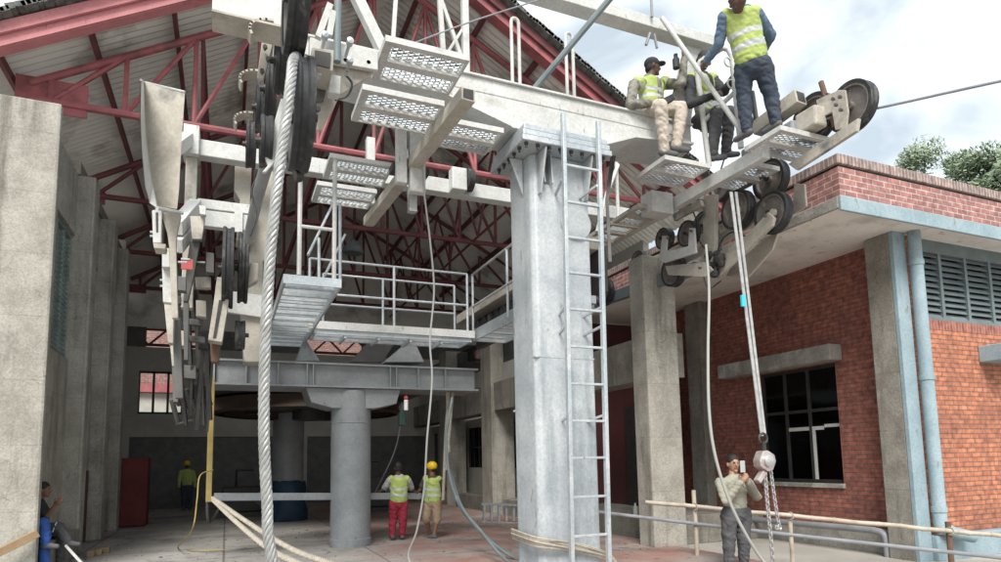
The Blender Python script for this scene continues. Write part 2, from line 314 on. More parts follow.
add_grime(M['soffit'], (.40, .35, .30), .64, 5, (.92, 1.05))
add_grime(M['black'], (.10, .095, .085), .60, 8); add_grime(M['disc'], (.30, .28, .25), .62, 12)
M['floor'] = floor_mat(); add_grime(M['floor'], (.09, .085, .08), .63, 4, (.8, 1.15))
M['ground'] = mat('dusty_ground', (.42, .40, .36), .95, 0, (.33, .31, .28), .6, bump=.3)

# ---------------------------------------------------------------- ground
struct(MB().add([(-400, -400, -.16), (400, -400, -.16), (400, 400, -.16), (-400, 400, -.16)], [(0, 1, 2, 3)]).build('ground', M['ground']))
struct(MB().add([(-9, -3, -.155), (7.3, -3, -.155), (7.3, 28.5, -.155), (-9, 28.5, -.155),
                 (-9, -3, 0), (7.3, -3, 0), (7.3, 28.5, 0), (-9, 28.5, 0)],
                [(4, 5, 6, 7), (0, 1, 5, 4), (1, 2, 6, 5), (2, 3, 7, 6), (3, 0, 4, 7)]).build('floor', M['floor']))
#@@BUILDINGS
# ================================================================ STATION HALL
hall = thing('station_hall', 'tall open-fronted concrete station hall with red trusses under a corrugated gable roof', 'building', (3.8, 12, 0))
Ygab, Yback = 11.5, 27.0
Xr, Zr = 3.19, 12.30; SL = .584
def roofz(x): return Zr-SL*abs(x-Xr)
# left pillars; the first is a wide pier
def pillar(x0, x1, y0, y1, z0, z1, m='concrete'): return MB().box(x0, x1, y0, y1, z0, z1).build('pillar', M[m], hall, bevel=.025)
pillar(-4.6, -2.47, 11.2, 11.34, 0, 7.15)
for y in (13.95, 16.3, 18.4): pillar(-3.1, -2.45, y, y+.45, 0, 7.15, 'concrete')
wl = MB()
wl.box(-3.0, -2.74, 11.34, 20.1, 0, 3.55)
wl.box(-3.0, -2.74, 11.34, 20.1, 5.95, 7.14)
wl.box(-4.1, -2.74, 20.1, 20.3, 0, 7.9)
wl.box(-4.1, -3.85, 20.3, Yback, 0, 7.9)
wl.build('wall', M['concrete'], hall)
MB().box(-3.3, -2.70, 13.9, 20.1, 7.15, 7.4).build('tie_beam', M['concrete2'], hall)
for (ya, yb) in ((11.34, 13.95), (14.4, 16.3), (16.75, 18.4), (18.85, 20.1)):
    wm = MB(); wm.box(-2.96, -2.8, ya, yb, 5.87, 5.95).box(-2.96, -2.8, ya, yb, 3.55, 3.63)
    n = max(2, int((yb-ya)/.45))
    for i in range(n+1):
        y = ya+(yb-ya)*i/n; wm.box(-2.96, -2.8, y-.025, y+.025, 3.63, 5.87)
    fr = wm.build('louvre_frame', M['green'], hall)
    sl = MB()
    for k in range(25):
        z = 3.64+k*.088
        sl.prism([(-2.93, ya, z+.075), (-2.82, ya, z), (-2.81, ya, z+.014), (-2.92, ya, z+.089)], (0, yb-ya, 0))
    sl.build('louvre_slats', M['green'], fr)
# maroon dado and far door on the left wall
MB().box(-2.74, -2.72, 14.42, 16.28, 0, 1.5).build('dado', M['maroon'], hall); MB().box(-2.74, -2.72, 16.78, 18.38, 0, 1.5).build('dado', M['maroon'], hall)
# back wall
def bx_back(mb, px0, py0, px1, py1, y, t):
    a = at(px0, py0, Y=y); b = at(px1, py1, Y=y); return mb.box(a.x, b.x, y, y+t, a.z, b.z)
zt = at(150, 347, Y=Yback).z; zw1 = at(150, 371, Y=Yback).z; zw0 = at(150, 414, Y=Yback).z; zd = at(150, 437, Y=Yback).z
xw0 = at(138, 400, Y=Yback).x; xw1 = at(182, 400, Y=Yback).x
bw = MB(); bw.box(-4.1, xw0, Yback, Yback+.25, zw0, zt).box(xw0, xw1, Yback, Yback+.25, zw1, zt).box(xw1, 11.2, Yback, Yback+.25, zw0, zt)
bw.box(-4.1, 11.2, Yback, Yback+.25, zd, zw0)
bw.box(-4.1, -3.3, Yback, Yback+.25, 0, zd).box(2.2, 3.0, Yback, Yback+.25, 0, zd).box(8, 11.2, Yback, Yback+.25, 0, zd)
bw.build('back_wall', M['cream'], hall)
wf = MB()
for i in range(4): x = xw0+(xw1-xw0)*i/3; wf.box(x-.04, x+.04, Yback+.05, Yback+.14, zw0, zw1)
wf.box(xw0, xw1, Yback+.05, Yback+.14, zw1-.08, zw1).box(xw0, xw1, Yback+.05, Yback+.14, zw0, zw0+.08)
wf.build('window_frame', M['dark'], hall)
MB().box(-3.3, 2.2, Yback+.1, Yback+.2, 0, zd).box(3, 8, Yback+.1, Yback+.2, 0, zd).build('shutter', M['greydark'], hall)
# right colonnade
for y in (9.3, 13.75, 17.9, 22.2): pillar(6.82 if y < 10 else 7.35, 7.52 if y < 10 else 8.1, y, y+(.45 if y < 10 else .85), -.16, 5.2 if y < 10 else 5.6, 'concrete')
cb = MB()
for (ya, yb) in ((9.75, 13.75), (14.6, 17.9), (18.75, 22.2), (23.05, Yback)): cb.box(7.45, 8.0, ya, yb, 3.05, 3.9)
cb.build('spandrel_beam', M['concrete2'], hall)
up = MB(); up.box(7.7, 7.9, 14.6, Yback, 3.9, 4.5).box(10.9, 11.1, 14.8, Yback, 4.9, 8.2)
up.build('upper_wall', M['cream'], hall)
gl = MB()
for (ya, yb) in ((14.6, 17.9), (18.75, 22.2), (23.05, Yback)): gl.box(7.78, 7.82, ya, yb, 4.5, 5.5)
gl.build('upper_glazing', M['glass'], hall)
iw = MB(); iw.box(8.3, 8.5, 14.6, Yback, .4, 1.3).box(8.3, 8.5, 14.6, Yback, 2.75, 3.05)
for y in (16.8, 19.6, 22.6, 25.4): iw.box(8.3, 8.5, y, y+.9, 1.3, 2.75)
iw.build('inner_wall', M['cream'], hall)
for y in (14.6, 17.7, 20.5, 23.5):
    wn = MB()
    for k in range(5): wn.box(8.32, 8.36, y+k*.5-.02, y+k*.5+.02, 1.3, 2.75)
    wn.box(8.315, 8.365, y, y+2, 2.0, 2.05); wn.build('window_bars', M['dark'], hall)
MB().box(8.38, 8.42, 14.6, Yback, 1.3, 2.75).build('pane', M['glass'], hall)
MB().box(8.3, 11, 14.3, 14.55, 0, 5.1).build('cross_wall', M['maroon'], hall)
MB().box(7.67, 10.3, 10.3, Yback, -.16, .4).build('plinth', M['concrete2'], hall, bevel=.015)
MB().box(9.1, 9.25, 12.0, 14.3, .4, 4.0).build('dark_panel', M['maroon'], hall)
MB().box(9.02, 9.1, 12.3, 13.3, .4, 2.8).build('door', M['dark'], hall)
# roof: corrugated sheets on both slopes
def roof_side(sg):
    mb = MB(); x0, x1 = Xr, (Xr-7.2 if sg < 0 else Xr+7.9)
    n = int((28.2-Ygab)/.045); rows = 8
    for lay in (0, 1):
        vs = []; fs = []
        for j in range(rows+1):
            x = x0+(x1-x0)*j/rows
            for i in range(n+1):
                y = Ygab+i*.045; vs.append((x, y, roofz(x)+.02*math.cos(i*math.pi/2)+(.02 if lay else 0)))
        for j in range(rows):
            for i in range(n): fs.append((j*(n+1)+i, j*(n+1)+i+1, (j+1)*(n+1)+i+1, (j+1)*(n+1)+i))
        mb.cur = lay; mb.add(vs, fs)
    return mb.build('roof_sheet', [M['sheet'], M['moss']], hall, normals=False, smooth=True)
roof_side(-1); roof_side(1)
# mossy verge tiles along the front rake, bargeboards
for sg in (-1, 1):
    mb = MB(); e0 = V((Xr, Ygab-.06, Zr+.02)); e1 = V((Xr+sg*(7.25 if sg < 0 else 7.95), Ygab-.06, roofz(Xr+sg*(7.25 if sg < 0 else 7.95))+.02)); n = 110
    for i in range(n):
        p = e0.lerp(e1, (i+.5)/n); q = e0.lerp(e1, (i+2.2)/n)
        mb.bar(p+V((0, 0, .03+random.uniform(0, .05))), q+V((0, 0, .03+random.uniform(0, .04))), .30, random.uniform(.06, .10))
    mb.build('roof_verge', M['moss'], hall)
    f = MB(); d = V((0, 0, -.13)); f.bar(e0+d+V((0, .04, 0)), e1+d+V((0, .04, 0)), .05, .17)
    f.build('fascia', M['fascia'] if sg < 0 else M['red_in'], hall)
    f = MB(); d = V((0, .14, -.30)); f.bar(e0+d, e1+d, .10, .17); f.bar(e0+d+V((0, .1, -.095)), e1+d+V((0, .1, -.095)), .2, .02)
    f.build('fascia', M['red'] if sg > 0 else M['fascia'], hall)
# purlins
for sg in (-1, 1):
    for k in range(6):
        x = Xr+sg*(.5+k*1.25); z = roofz(x)-.12
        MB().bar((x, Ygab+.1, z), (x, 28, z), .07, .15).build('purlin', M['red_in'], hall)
# trusses
def truss(y):
    mb = MB(); zb = 7.85; xl, xr = -2.95, 10.5; n = 12
    top = lambda x: max(roofz(x)-.42, zb+.1)
    mb.tube([(xl-.3, y, zb), (xr+.3, y, zb)], .07, 8)
    mb.tube([(xl-.3, y, top(xl-.3)), (Xr, y, top(Xr))], .07, 8); mb.tube([(Xr, y, top(Xr)), (xr+.3, y, top(xr+.3))], .07, 8)
    xs = [xl+(xr-xl)*i/n for i in range(n+1)]
    for i, x in enumerate(xs):
        mb.tube([(x, y, zb), (x, y, top(x))], .045, 6)
        if i < n:
            if x < Xr-.1: mb.tube([(x, y, zb), (xs[i+1], y, top(xs[i+1]))], .045, 6)
            else: mb.tube([(x, y, top(x)), (xs[i+1], y, zb)], .045, 6)
    # gusset plates on bearings
    mb.box(xl-.5, xl+(.55 if y < 13 else .2), y-.012, y+.012, zb-.2, zb+(.4 if y < 13 else .1))
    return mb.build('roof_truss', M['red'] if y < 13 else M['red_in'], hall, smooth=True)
for y in (12.6, 16.8, 21.0, 25.2): truss(y)
# longitudinal lattice girders between the trusses
for x in (-.6, 6.4):
    mb = MB(); z0 = 7.85; z1 = min(roofz(x)-.5, 10.2); mb.tube([(x, 12.6, z0), (x, 27, z0)], .04, 6).tube([(x, 12.6, z1), (x, 27, z1)], .04, 6)
    y = 12.6; k = 0
    while y < 26.9:
        mb.tube([(x, y, z0 if k % 2 else z1), (x, y+1.25, z1 if k % 2 else z0)], .035, 6); y += 1.25; k += 1
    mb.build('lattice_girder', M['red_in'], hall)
fb = MB(); ops = [(-4.3, at(146, 340, Y=Yback).x), (at(206, 340, Y=Yback).x, at(304, 345, Y=Yback).x), (at(362, 345, Y=Yback).x, 10.9)]
for (xa, xb) in ops: MB().box(xa, xb, Yback-.02, Yback+.15, zt, zt+.75).build('gable_infill', M['greydark'], hall)
# end gable truss behind the opening
mb = MB(); mb.bar((-4, Yback+.1, zt+.1), (11, Yback+.1, zt+.1), .1)
x = -4
while x < 11: mb.bar((x, Yback+.1, zt+.1), (x+.6, Yback+.1, zt+.7), .07).bar((x+.6, Yback+.1, zt+.7), (x+1.2, Yback+.1, zt+.1), .07); x += 1.2
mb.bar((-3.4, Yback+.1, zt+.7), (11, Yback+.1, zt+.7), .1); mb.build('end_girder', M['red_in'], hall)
MB().box(-4.3, 10.9, Yback, Yback+.2, zt+.72, 12.2).build('gable_sheet', M['sheet'], hall)
# hanging dome lamp
lm = MB(); p = at(353, 250, Y=18); lm.lathe(p, (0, 0, 1), [(.26, -.1), (.3, -.06), (.26, .08), (.1, .2), (.05, .3)], 16); lm.tube([p+V((0, 0, .3)), (p.x, p.y, 7.85)], .012, 5)
tag(lm.build('hanging_lamp', M['bluegrey'], smooth=True), 'round grey high-bay lamp hanging unlit from the trusses', 'lamp')
# building seen through the back opening
nb = thing('neighbour_building', 'pink brick building glimpsed through the opening at the back of the hall', 'building', (3, 34, 0))
MB().box(-14, 24, 34, 40, 0, 14).build('wall', M['brick_d2'], nb)
MB().box(-14, 24, 33.9, 34, 3.4, 5.0).build('render_band', M['cream'], nb)
MB().box(-14, 24, 33.6, 33.9, 5.02, 5.4).build('ledge', M['red'], nb)

# ================================================================ BRICK WING (right)
XW, YW, YE = 10.35, 6.9, 14.8
wing = thing('brick_wing', 'red brick building with overhanging flat roof, brick parapet and pale blue trim', 'building', (XW, YW, 0))
XS = 8.08; YS = 6.24                         # roof slab edges
ZE = at(838, 202, X=XS).z; ZF = at(838, 197, X=XS).z+.01; ZP = at(833, 154, X=XS-.03).z
win = [at(754, 372, X=XW), at(838, 366, X=XW), at(769, 482, X=XW), at(841, 483, X=XW)]
wy0 = (win[1].y+win[3].y)/2; wy1 = (win[0].y+win[2].y)/2; wz0 = (win[2].z+win[3].z)/2; wz1 = (win[0].z+win[1].z)/2
bs = MB(); bs.box(XW, XW+.25, YW+.35, wy0, .25, ZE).box(XW, XW+.25, wy1, YE, .25, ZE).box(XW, XW+.25, wy0, wy1, .25, wz0).box(XW, XW+.25, wy0, wy1, wz1, ZE)
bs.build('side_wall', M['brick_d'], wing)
lz0 = 3.77; lz1 = 5.0; xl0 = 10.57; xl1 = 15.6
bf = MB(); bf.box(XW+.25, 23, YW, YW+.25, .23, lz0-.17).box(10.292, XW+.25, YW, YW+.35, .23, ZE).box(xl1, 23, YW, YW+.25, lz0-.17, ZE)
bf.build('front_wall', M['brick_o'], wing)
MB().box(XW+.25, xl1, YW-.004, YW+.25, lz0-.17, lz0).build('sill_course', M['coping2'], wing)
MB().box(XW-.07, XW+.26, YW+.46, YE, -.17, .25).build('side_base', M['plaster'], wing, bevel=.02)
MB().box(10.30, 23, YW-.16, YW+.24, -.17, .23).build('front_base', M['blue'], wing, bevel=.02)
MB().box(9.99, 10.29, 6.9, 7.34, -.17, ZE).build('corner_column', M['concrete2'], wing, bevel=.015)
MB().box(9.985, 10.29, 6.82, 6.9, -.17, ZE).build('column_facing', M['blue'], wing, bevel=.012)
MB().box(10.03, XW, wy0-.17, wy1+.86, wz1+.01, wz1+.31).build('lintel', M['plaster'], wing, bevel=.02)
MB().box(XW-.05, XW+.1, wy0-.03, wy1+.03, wz0-.08, wz0).build('sill', M['plaster'], wing)
f = MB(); x0, x1 = XW+.08, XW+.14
for y in (wy0+.035, wy1-.035, wy0+(wy1-wy0)*.38, wy0+(wy1-wy0)*.68): f.box(x0, x1, y-.033, y+.033, wz0, wz1)
for z in (wz0+.035, wz1-.035, wz0+(wz1-wz0)*.62): f.box(x0+.002, x1-.002, wy0, wy1, z-.03, z+.03)
fr = f.build('window', M['dark'], wing)
MB().box(XW+.1, XW+.115, wy0, wy1, wz0, wz1).build('pane', M['glass'], fr)
zs_ = wz0+(wz1-wz0)*.45
f = MB(); f.box(XW+.083, XW+.099, wy0+.42, wy0+1.25, zs_, zs_+.07).box(XW+.083, XW+.099, wy0+.62, wy0+.70, wz0+.06, zs_).box(XW+.083, XW+.099, wy0+.05, wy0+.4, zs_+.04, zs_+.1)
f.build('inner_sash', M['white'], fr)
MB().box(10.1, XW, 11.7, 12.2, -.17, ZE).build('pilaster', M['concrete2'], wing, bevel=.015)
lf = MB()
for i in range(8): x = 10.6+i*.7; lf.box(x-.035, x+.035, YW+.02, YW+.14, lz0, lz1)
lf.box(xl0, xl1, YW+.015, YW+.15, lz0, lz0+.055).box(xl0, xl1, YW+.015, YW+.15, lz1-.04, ZE)
lfo = lf.build('louvre_window', M['bluegrey'], wing)
ls = MB(); nl = 11; st = (lz1-lz0-.06)/nl
for k in range(nl):
    z = lz0+.06+k*st; ls.prism([(xl0, YW+.035, z), (xl0, YW+.1, z+.09), (xl0, YW+.105, z+.085), (xl0, YW+.04, z-.005)], (xl1-xl0, 0, 0))
ls.build('louvre_slats', M['bluegrey'], lfo)
MB().box(xl0, xl1, YW+.18, YW+.22, lz0, ZE).build('louvre_backing', M['dark'], lfo)
MB().box(XS+.03, 23, YS+.03, YE, ZE, ZE+.045).build('soffit', M['soffit'], wing)
MB().box(XS+.06, 23, YS+.06, YE-.01, ZE+.046, ZF+.06).build('roof_slab', M['concrete'], wing)
MB().box(XS, 23, YS-.01, YS+.035, ZE-.13, ZF+.01).build('eave_band', M['blue'], wing, bevel=.01)
MB().box(XS-.01, XS+.035, YS+.036, YE, ZE-.09, ZF+.005).build('side_band', M['plaster'], wing, bevel=.01)
pz = ZP-.15
MB().box(XS+.02, 23, YS+.01, YS+.27, ZF+.012, pz-.04).box(XS+.02, XS+.28, YS+.27, YE, ZF+.012, pz-.04).build('parapet', M['brick_p'], wing)
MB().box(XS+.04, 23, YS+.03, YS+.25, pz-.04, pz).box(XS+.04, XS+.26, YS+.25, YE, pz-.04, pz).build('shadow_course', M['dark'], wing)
MB().box(XS-.01, 23, YS-.02, YS+.30, pz, ZP).box(XS-.01, XS+.31, YS+.30, YE, pz, ZP).build('coping', M['coping'], wing, bevel=.01)
a = at(983, 340, Y=6.8)
MB().box(a.x, a.x+3, 6.45, 6.898, at(983, 357, Y=6.45).z, at(983, 340, Y=6.45).z).build('window_hood', M['blue'], wing, bevel=.015)
dp = MB(); dx = 10.37; dp.tube([(dx, 6.72, ZE), (dx, 6.72, .42), (dx, 6.70, .34)], .10, 16); dp.tube([(dx, 6.70, .36), (dx+.17, 6.62, .27), (dx+.5, 6.56, .2)], .095, 12)
for z in (.6, 2.7, 4.6): dp.tube([(dx, 6.72, z), (dx, 6.72, z+.09)], .113, 14)
dp.build('downpipe', M['blue'], wing, smooth=True)
# ================================================================ TREES
def tree(c, h, rad, n, label, seed, name='broadleaf_tree'):
    rnd = random.Random(seed); c = V(c); t = thing(name, label, 'tree', c, 'trees beyond the brick parapet')
    tb = MB(); tb.tube([c, c+V((.2, 0, h*.35)), c+V((0, .3, h*.6)), c+V((.1, 0, h*.85))], .32, 10, .08)
    cl = []
    for k in range(34):
        a = rnd.uniform(0, 6.28); rr = rad*math.sqrt(rnd.random()); zz = h*(.5+.5*rnd.random()*(1-.45*(rr/rad)**2))
        q = c+V((rr*math.cos(a), rr*math.sin(a), zz)); cl.append((q, rnd.uniform(.5, 1.3)))
        s = c+V((0, 0, h*rnd.uniform(.3, .6))); tb.tube([s, (s+q)/2+V((0, 0, .2)), q], .08, 5, .02)
    tb.build('trunk', M['bark'], t, smooth=True)
    vs = []; fs = []
    for k in range(n):
        q, r = rnd.choice(cl); d = V((rnd.gauss(0, 1), rnd.gauss(0, 1), rnd.gauss(0, .7))); p = q+d.normalized()*r*rnd.random()**.4
        s = rnd.uniform(.07, .15); a = V((rnd.gauss(0, 1), rnd.gauss(0, 1), rnd.gauss(0, 1))).normalized(); b = a.orthogonal().normalized()
        o = len(vs); vs += [p-a*s, p+b*s*.5, p+a*s, p-b*s*.5]; fs.append((o, o+1, o+2, o+3))
    MB().add(vs, fs).build('crown', M['leaf'], t, normals=False)
p = at(958, 150, D=30); tree((p.x, p.y, -.1), p.z+.9, 2.9, 42000, 'leafy green tree rising highest beyond the brick parapet', 3)
p = at(1000, 165, D=27); tree((p.x+.5, p.y, -.1), p.z+.7, 2.4, 30000, 'lower green tree at the right edge beyond the parapet', 5)
p = at(915, 160, D=33); tree((p.x, p.y, -.1), p.z+.6, 2.3, 30000, 'smaller green treetop between the wheel train and the tallest tree', 8)
# ================================================================ SUPPORT TOWER
tower = thing('support_tower', 'tall streaked grey steel box pylon carrying a long white crosshead beam', 'steel tower', (4.07, 7.6, 0))
mb = MB(); x0, x1, y0, y1 = 3.63, 4.5, 7.3, 7.95
mb.prism([(x0+.06, y0, 0), (x1, y0, 0), (x1, y1, 0), (x0+.0, y1, 0), (x0-.04, y1-.06, 0), (x0, y0+.06, 0)], (0, 0, 5.62))
mb.build('pylon', M['pylon'], tower, bevel=.02)
MB().box(x0-.004, x1+.004, y0-.004, y1+.004, 2.86, 2.875).build('weld_seam', M['pylon'], tower)
MB().box(x0-.25, x1+.25, y0-.25, y1+.25, 0, .04).build('base_plate', M['pylon'], tower)
for i, z in enumerate((5.62, 5.705, 5.79)):
    MB().box(3.38+.02*i, 4.72-.02*i, 7.0+.02*i, 8.1, z, z+.075).build('head_plate', M['galv'], tower, bevel=.01)
for x in (3.72, 4.42):
    MB().prism([(x, 7.3, 5.05), (x, 7.3, 5.6), (x, 7.04, 5.6), (x, 7.22, 5.05)], (.025, 0, 0)).build('gusset', M['pylon'], tower)
MB().prism([(3.60, 7.5, 5.1), (3.60, 7.5, 5.6), (3.42, 7.5, 5.6)], (0, .025, 0)).build('gusset', M['pylon'], tower)
MB().prism([(3.80, 7.297, 5.22), (3.90, 7.297, 5.22), (3.88, 7.297, 5.58), (3.76, 7.297, 5.58)], (0, -.01, 0)).build('slot', M['greydark'], tower)
for (xa, xb) in ((3.79, 3.755), (3.905, 3.885)): MB().bar((xa, 7.25, 5.2), (xb, 7.25, 5.6), .018, .09, up=(0, 1, 0)).build('slot_cheek', M['pylon'], tower)
b = MB(); b.lathe((0, 0, 0), (0, 0, 1), [(.028, 0), (.028, -.03), (.016, -.032), (.016, -.07)], 8)
bolt = None
for i in range(8):
    p = V((3.46+i*.165, 7.07, 5.62))
    if bolt is None: bolt = b.build('bolt', M['dark'], None); bolt.parent = tower; bolt.location = p-tower.location
    else: o = bolt.copy(); COL.objects.link(o); o.location = p-tower.location
for i in range(5):
    o = bolt.copy(); COL.objects.link(o); o.location = V((3.43, 7.22+i*.17, 5.62))-tower.location
mb = MB(); mb.lathe((4.28, 7.3, 4.72), (0, -1, 0), [(.23, 0), (.23, .03), (.2, .035)], 28); mb.build('cover_disc', M['pylon'], tower, smooth=True)
for z in (3.55, 3.3):
    mb = MB(); mb.bar((4.05, 7.29, z), (4.05, 7.26, z), .06).tube([(4.05, 7.27, z), (4.05, 7.2, z)], .015, 8); mb.build('stud', M['pylon'], tower)
# crosshead
mb = MB(); mb.box(.4, 6.35, 7.3, 8.0, 6.32, 6.52); mb.build('crosshead', M['white'], tower, bevel=.012)
mb = MB(); mb.prism([(.4, 7.31, 6.32), (2.3, 7.31, 6.22), (3.35, 7.31, 5.93), (4.75, 7.31, 5.93), (5.3, 7.31, 6.15), (6.35, 7.31, 6.24), (6.35, 7.31, 6.32)], (0, .68, 0)); mb.build('crosshead_haunch', M['white'], tower)
mb = MB()
for (a, c) in (((.4, 6.31), (2.3, 6.21)), ((2.3, 6.21), (3.35, 5.92)), ((4.75, 5.92), (5.3, 6.14)), ((5.3, 6.14), (6.35, 6.23))):
    MB().bar((a[0], 7.64, a[1]), (c[0], 7.64, c[1]), .78, .03).build('bottom_flange', M['white'], tower)
MB().box(.4, 6.36, 7.26, 8.04, 6.52, 6.545).build('top_flange', M['white'], tower)
# lifting loops on the crosshead
for (px, py0, py1) in ((517, 19, 80), (572, 34, 96)):
    a = at(px-4.5, py1, Y=7.4); zt = at(px, py0, Y=7.4).z; h = .055
    pts = [(a.x, 7.4, 6.53), (a.x, 7.4, zt-h)]+[(a.x+h-h*math.cos(t), 7.4, zt-h+h*math.sin(t)) for t in (.6, 1.2, 1.57, 1.95, 2.5)]+[(a.x+2*h, 7.4, zt-h), (a.x+2*h, 7.4, 6.53)]
    MB().tube(pts, .024, 8).build('lifting_loop', M['white'], tower, smooth=True)
# ladder on the pylon
lad = thing('ladder', 'galvanised ladder standing up the front of the grey pylon', 'ladder', (4.15, 6.95, 0))
for (a, c) in (((563, 113), (572, 562)), ((598, 121), (609, 562))):
    p = at(*a, Y=6.95); q = at(*c, Y=6.95); q = q+(q-p)*(q.z/(p.z-q.z)); MB().bar(p, q, .05, .07, up=(0, 1, 0)).build('rail', M['galv'], lad, bevel=.006)
zs = [at(582, y, Y=6.95).z for y in (168, 204, 239, 274, 310, 347, 384, 421, 458, 497, 536)]+[-.0]
for z in zs[:-1]:
    MB().bar((3.93-.006*(6-z), 6.95, z), (4.46-.008*(6-z), 6.95, z), .045, .03).build('rung', M['galv'], lad, bevel=.005)
for z in (5.15, 3.5, 3.25, 2.1):
    MB().bar((4.44, 6.97, z), (4.36, 7.3, z-.06), .03).build('bracket', M['galv'], lad)
    MB().bar((3.92, 6.97, z), (3.99, 7.3, z-.06), .03).build('bracket', M['galv'], lad)
for k in range(3): MB().tube([at(612+k*2, 150, Y=7.9), at(606+k, 200, Y=7.6), at(609+k, 262, Y=7.3)], .012, 6).build('cable', M['greydark'], tower, smooth=True)
# ================================================================ REAR PORTAL (round column + I-beam)
portal = thing('steel_portal', 'grey plate-girder portal standing on one thick round steel column', 'steel portal', (2.2, 12.3, 0))
yP = 12.3
MB().lathe((2.2, 12.5, 0), (0, 0, 1), [(.375, 0), (.375, 2.92)], 40).build('round_column', M['greypaint'], portal, smooth=True)
MB().lathe((2.2, 12.5, 2.3), (0, 0, 1), [(.378, 0), (.385, .01), (.378, .02)], 40).build('weld_band', M['greypaint'], portal)
MB().lathe((2.2, 12.5, 0), (0, 0, 1), [(.39, 0), (.39, .14), (.378, .15)], 40).build('column_foot', M['greypaint'], portal, smooth=True)
zb0, zb1 = 2.96, 3.42
g = MB(); g.box(-.25, 4.7, 12.1, 13.1, zb0, zb0+.035).box(-.25, 4.7, 12.1, 13.1, zb1-.035, zb1).box(-.2, 4.65, 12.2, 12.23, zb0+.035, zb1-.035).box(-.2, 4.65, 12.97, 13.0, zb0+.035, zb1-.035).box(-.25, -.22, 12.12, 13.08, zb0+.035, zb1-.035)
g.build('girder', M['greypaint'], portal)
for px in (246, 278, 307, 313, 390, 396, 418, 445):
    x = at(px, 375, Y=12.15).x; MB().box(x-.012, x+.012, 12.11, 12.2, zb0+.036, zb1-.036).build('stiffener', M['greypaint'], portal)
mb = MB(); mb.prism([(1.32, 12.2, zb0-.003), (3.1, 12.2, zb0-.003), (3.02, 12.2, zb0-.28), (2.6, 12.2, zb0-.38), (1.8, 12.2, zb0-.38), (1.42, 12.2, zb0-.28)], (0, .8, 0)); mb.build('column_head', M['greypaint'], portal, bevel=.01)
for (a, c, d) in (((296, 361), (320, 361), (305, 338)), ((385, 362), (424, 362), (413, 338))):
    P = [at(*q, Y=12.5) for q in (a, c, d)]; MB().prism(P, (0, .5, 0)).build('gusset', M['greypaint'], portal)
P = [at(*q, Y=12.9) for q in ((350, 362), (382, 362), (398, 338), (372, 338))]; MB().prism(P, (0, .1, 0)).build('chute_plate', M['dark'], portal)
# ================================================================ WHITE CROSS FRAME (behind)
wfm = thing('cross_frame', 'white square-tube frame with a long level beam behind the pylon', 'steel frame', (3.5, 10.5, 3.4))
MB().box(-.72, 7.75, 10.4, 10.62, 6.3, 6.56).build('beam', M['white'], wfm, bevel=.012)
a = at(190, 131, Y=10.35); c = at(202, 160, Y=10.35)
MB().box(-.72, -.5, 10.3, 10.7, 6.26, 6.72).build('corner_box', M['white'], wfm, bevel=.01)
MB().box(-.68, -.52, 10.42, 10.6, 3.9, 6.26).build('leg', M['tan'], wfm, bevel=.01)
q = at(203, 207, Y=10.45)
MB().box(-.5, .35, 10.42, 10.55, 5.47, 5.62).build('rung_beam', M['white'], wfm, bevel=.01)
MB().box(-.5, .3, 10.3, 10.45, 5.15, 5.4).build('rung_beam', M['white'], wfm, bevel=.01)
MB().box(.02, .14, 10.26, 10.3, 5.1, 5.44).build('clamp', M['white'], wfm)
for (a, c) in (((155, 163), (189, 138)), ((176, 228), (196, 205)), ((176, 246), (196, 222))):
    p = at(*a, Y=9.0); q = at(*c, Y=10.4); MB().bar(p, q, .16, .18).build('outrigger', M['white'], wfm, bevel=.01)
# cream leg beside the rope, down to the girder
p = [at(*q, Y=11.0) for q in ((258, 180), (276, 150), (276, 240), (263, 262), (262, 362), (244, 362), (240, 290), (250, 250))]
MB().prism(p, (0, .5, 0)).build('column', M['tan'], wfm, bevel=.015)
p = [at(*q, Y=10.9) for q in ((232, 291), (266, 296), (266, 318), (226, 312))]
MB().prism(p, (0, .1, 0)).build('bracket_plate', M['white'], wfm, bevel=.01)
p = [at(*q, Y=10.8) for q in ((235, 158), (252, 162), (250, 205), (256, 208), (254, 242), (236, 240), (240, 200), (234, 190))]
MB().prism(p, (0, .4, 0)).build('hanger_box', M['tan'], wfm, bevel=.01)
for (px, Y) in ((371, 10.62), (413, 10.7)):
    x = at(px, 150, Y=Y).x; MB().box(x-.07, x+.07, Y, Y+.14, 6.0, 7.2).build('hanger_post', M['white'], wfm)
# bearing unit on beam
p = at(458, 178, Y=10.3); 
mb = MB(); mb.box(p.x-.14, p.x+.14, 10.2, 10.42, p.z-.25, p.z+.16); mb.build('bearing_block', M['white'], wfm, bevel=.02)
MB().lathe((p.x+.2, 10.28, p.z-.02), (1, 0, 0), [(.2, -.05), (.2, .06)], 20).build('bearing_roller', M['black'], wfm, smooth=True)
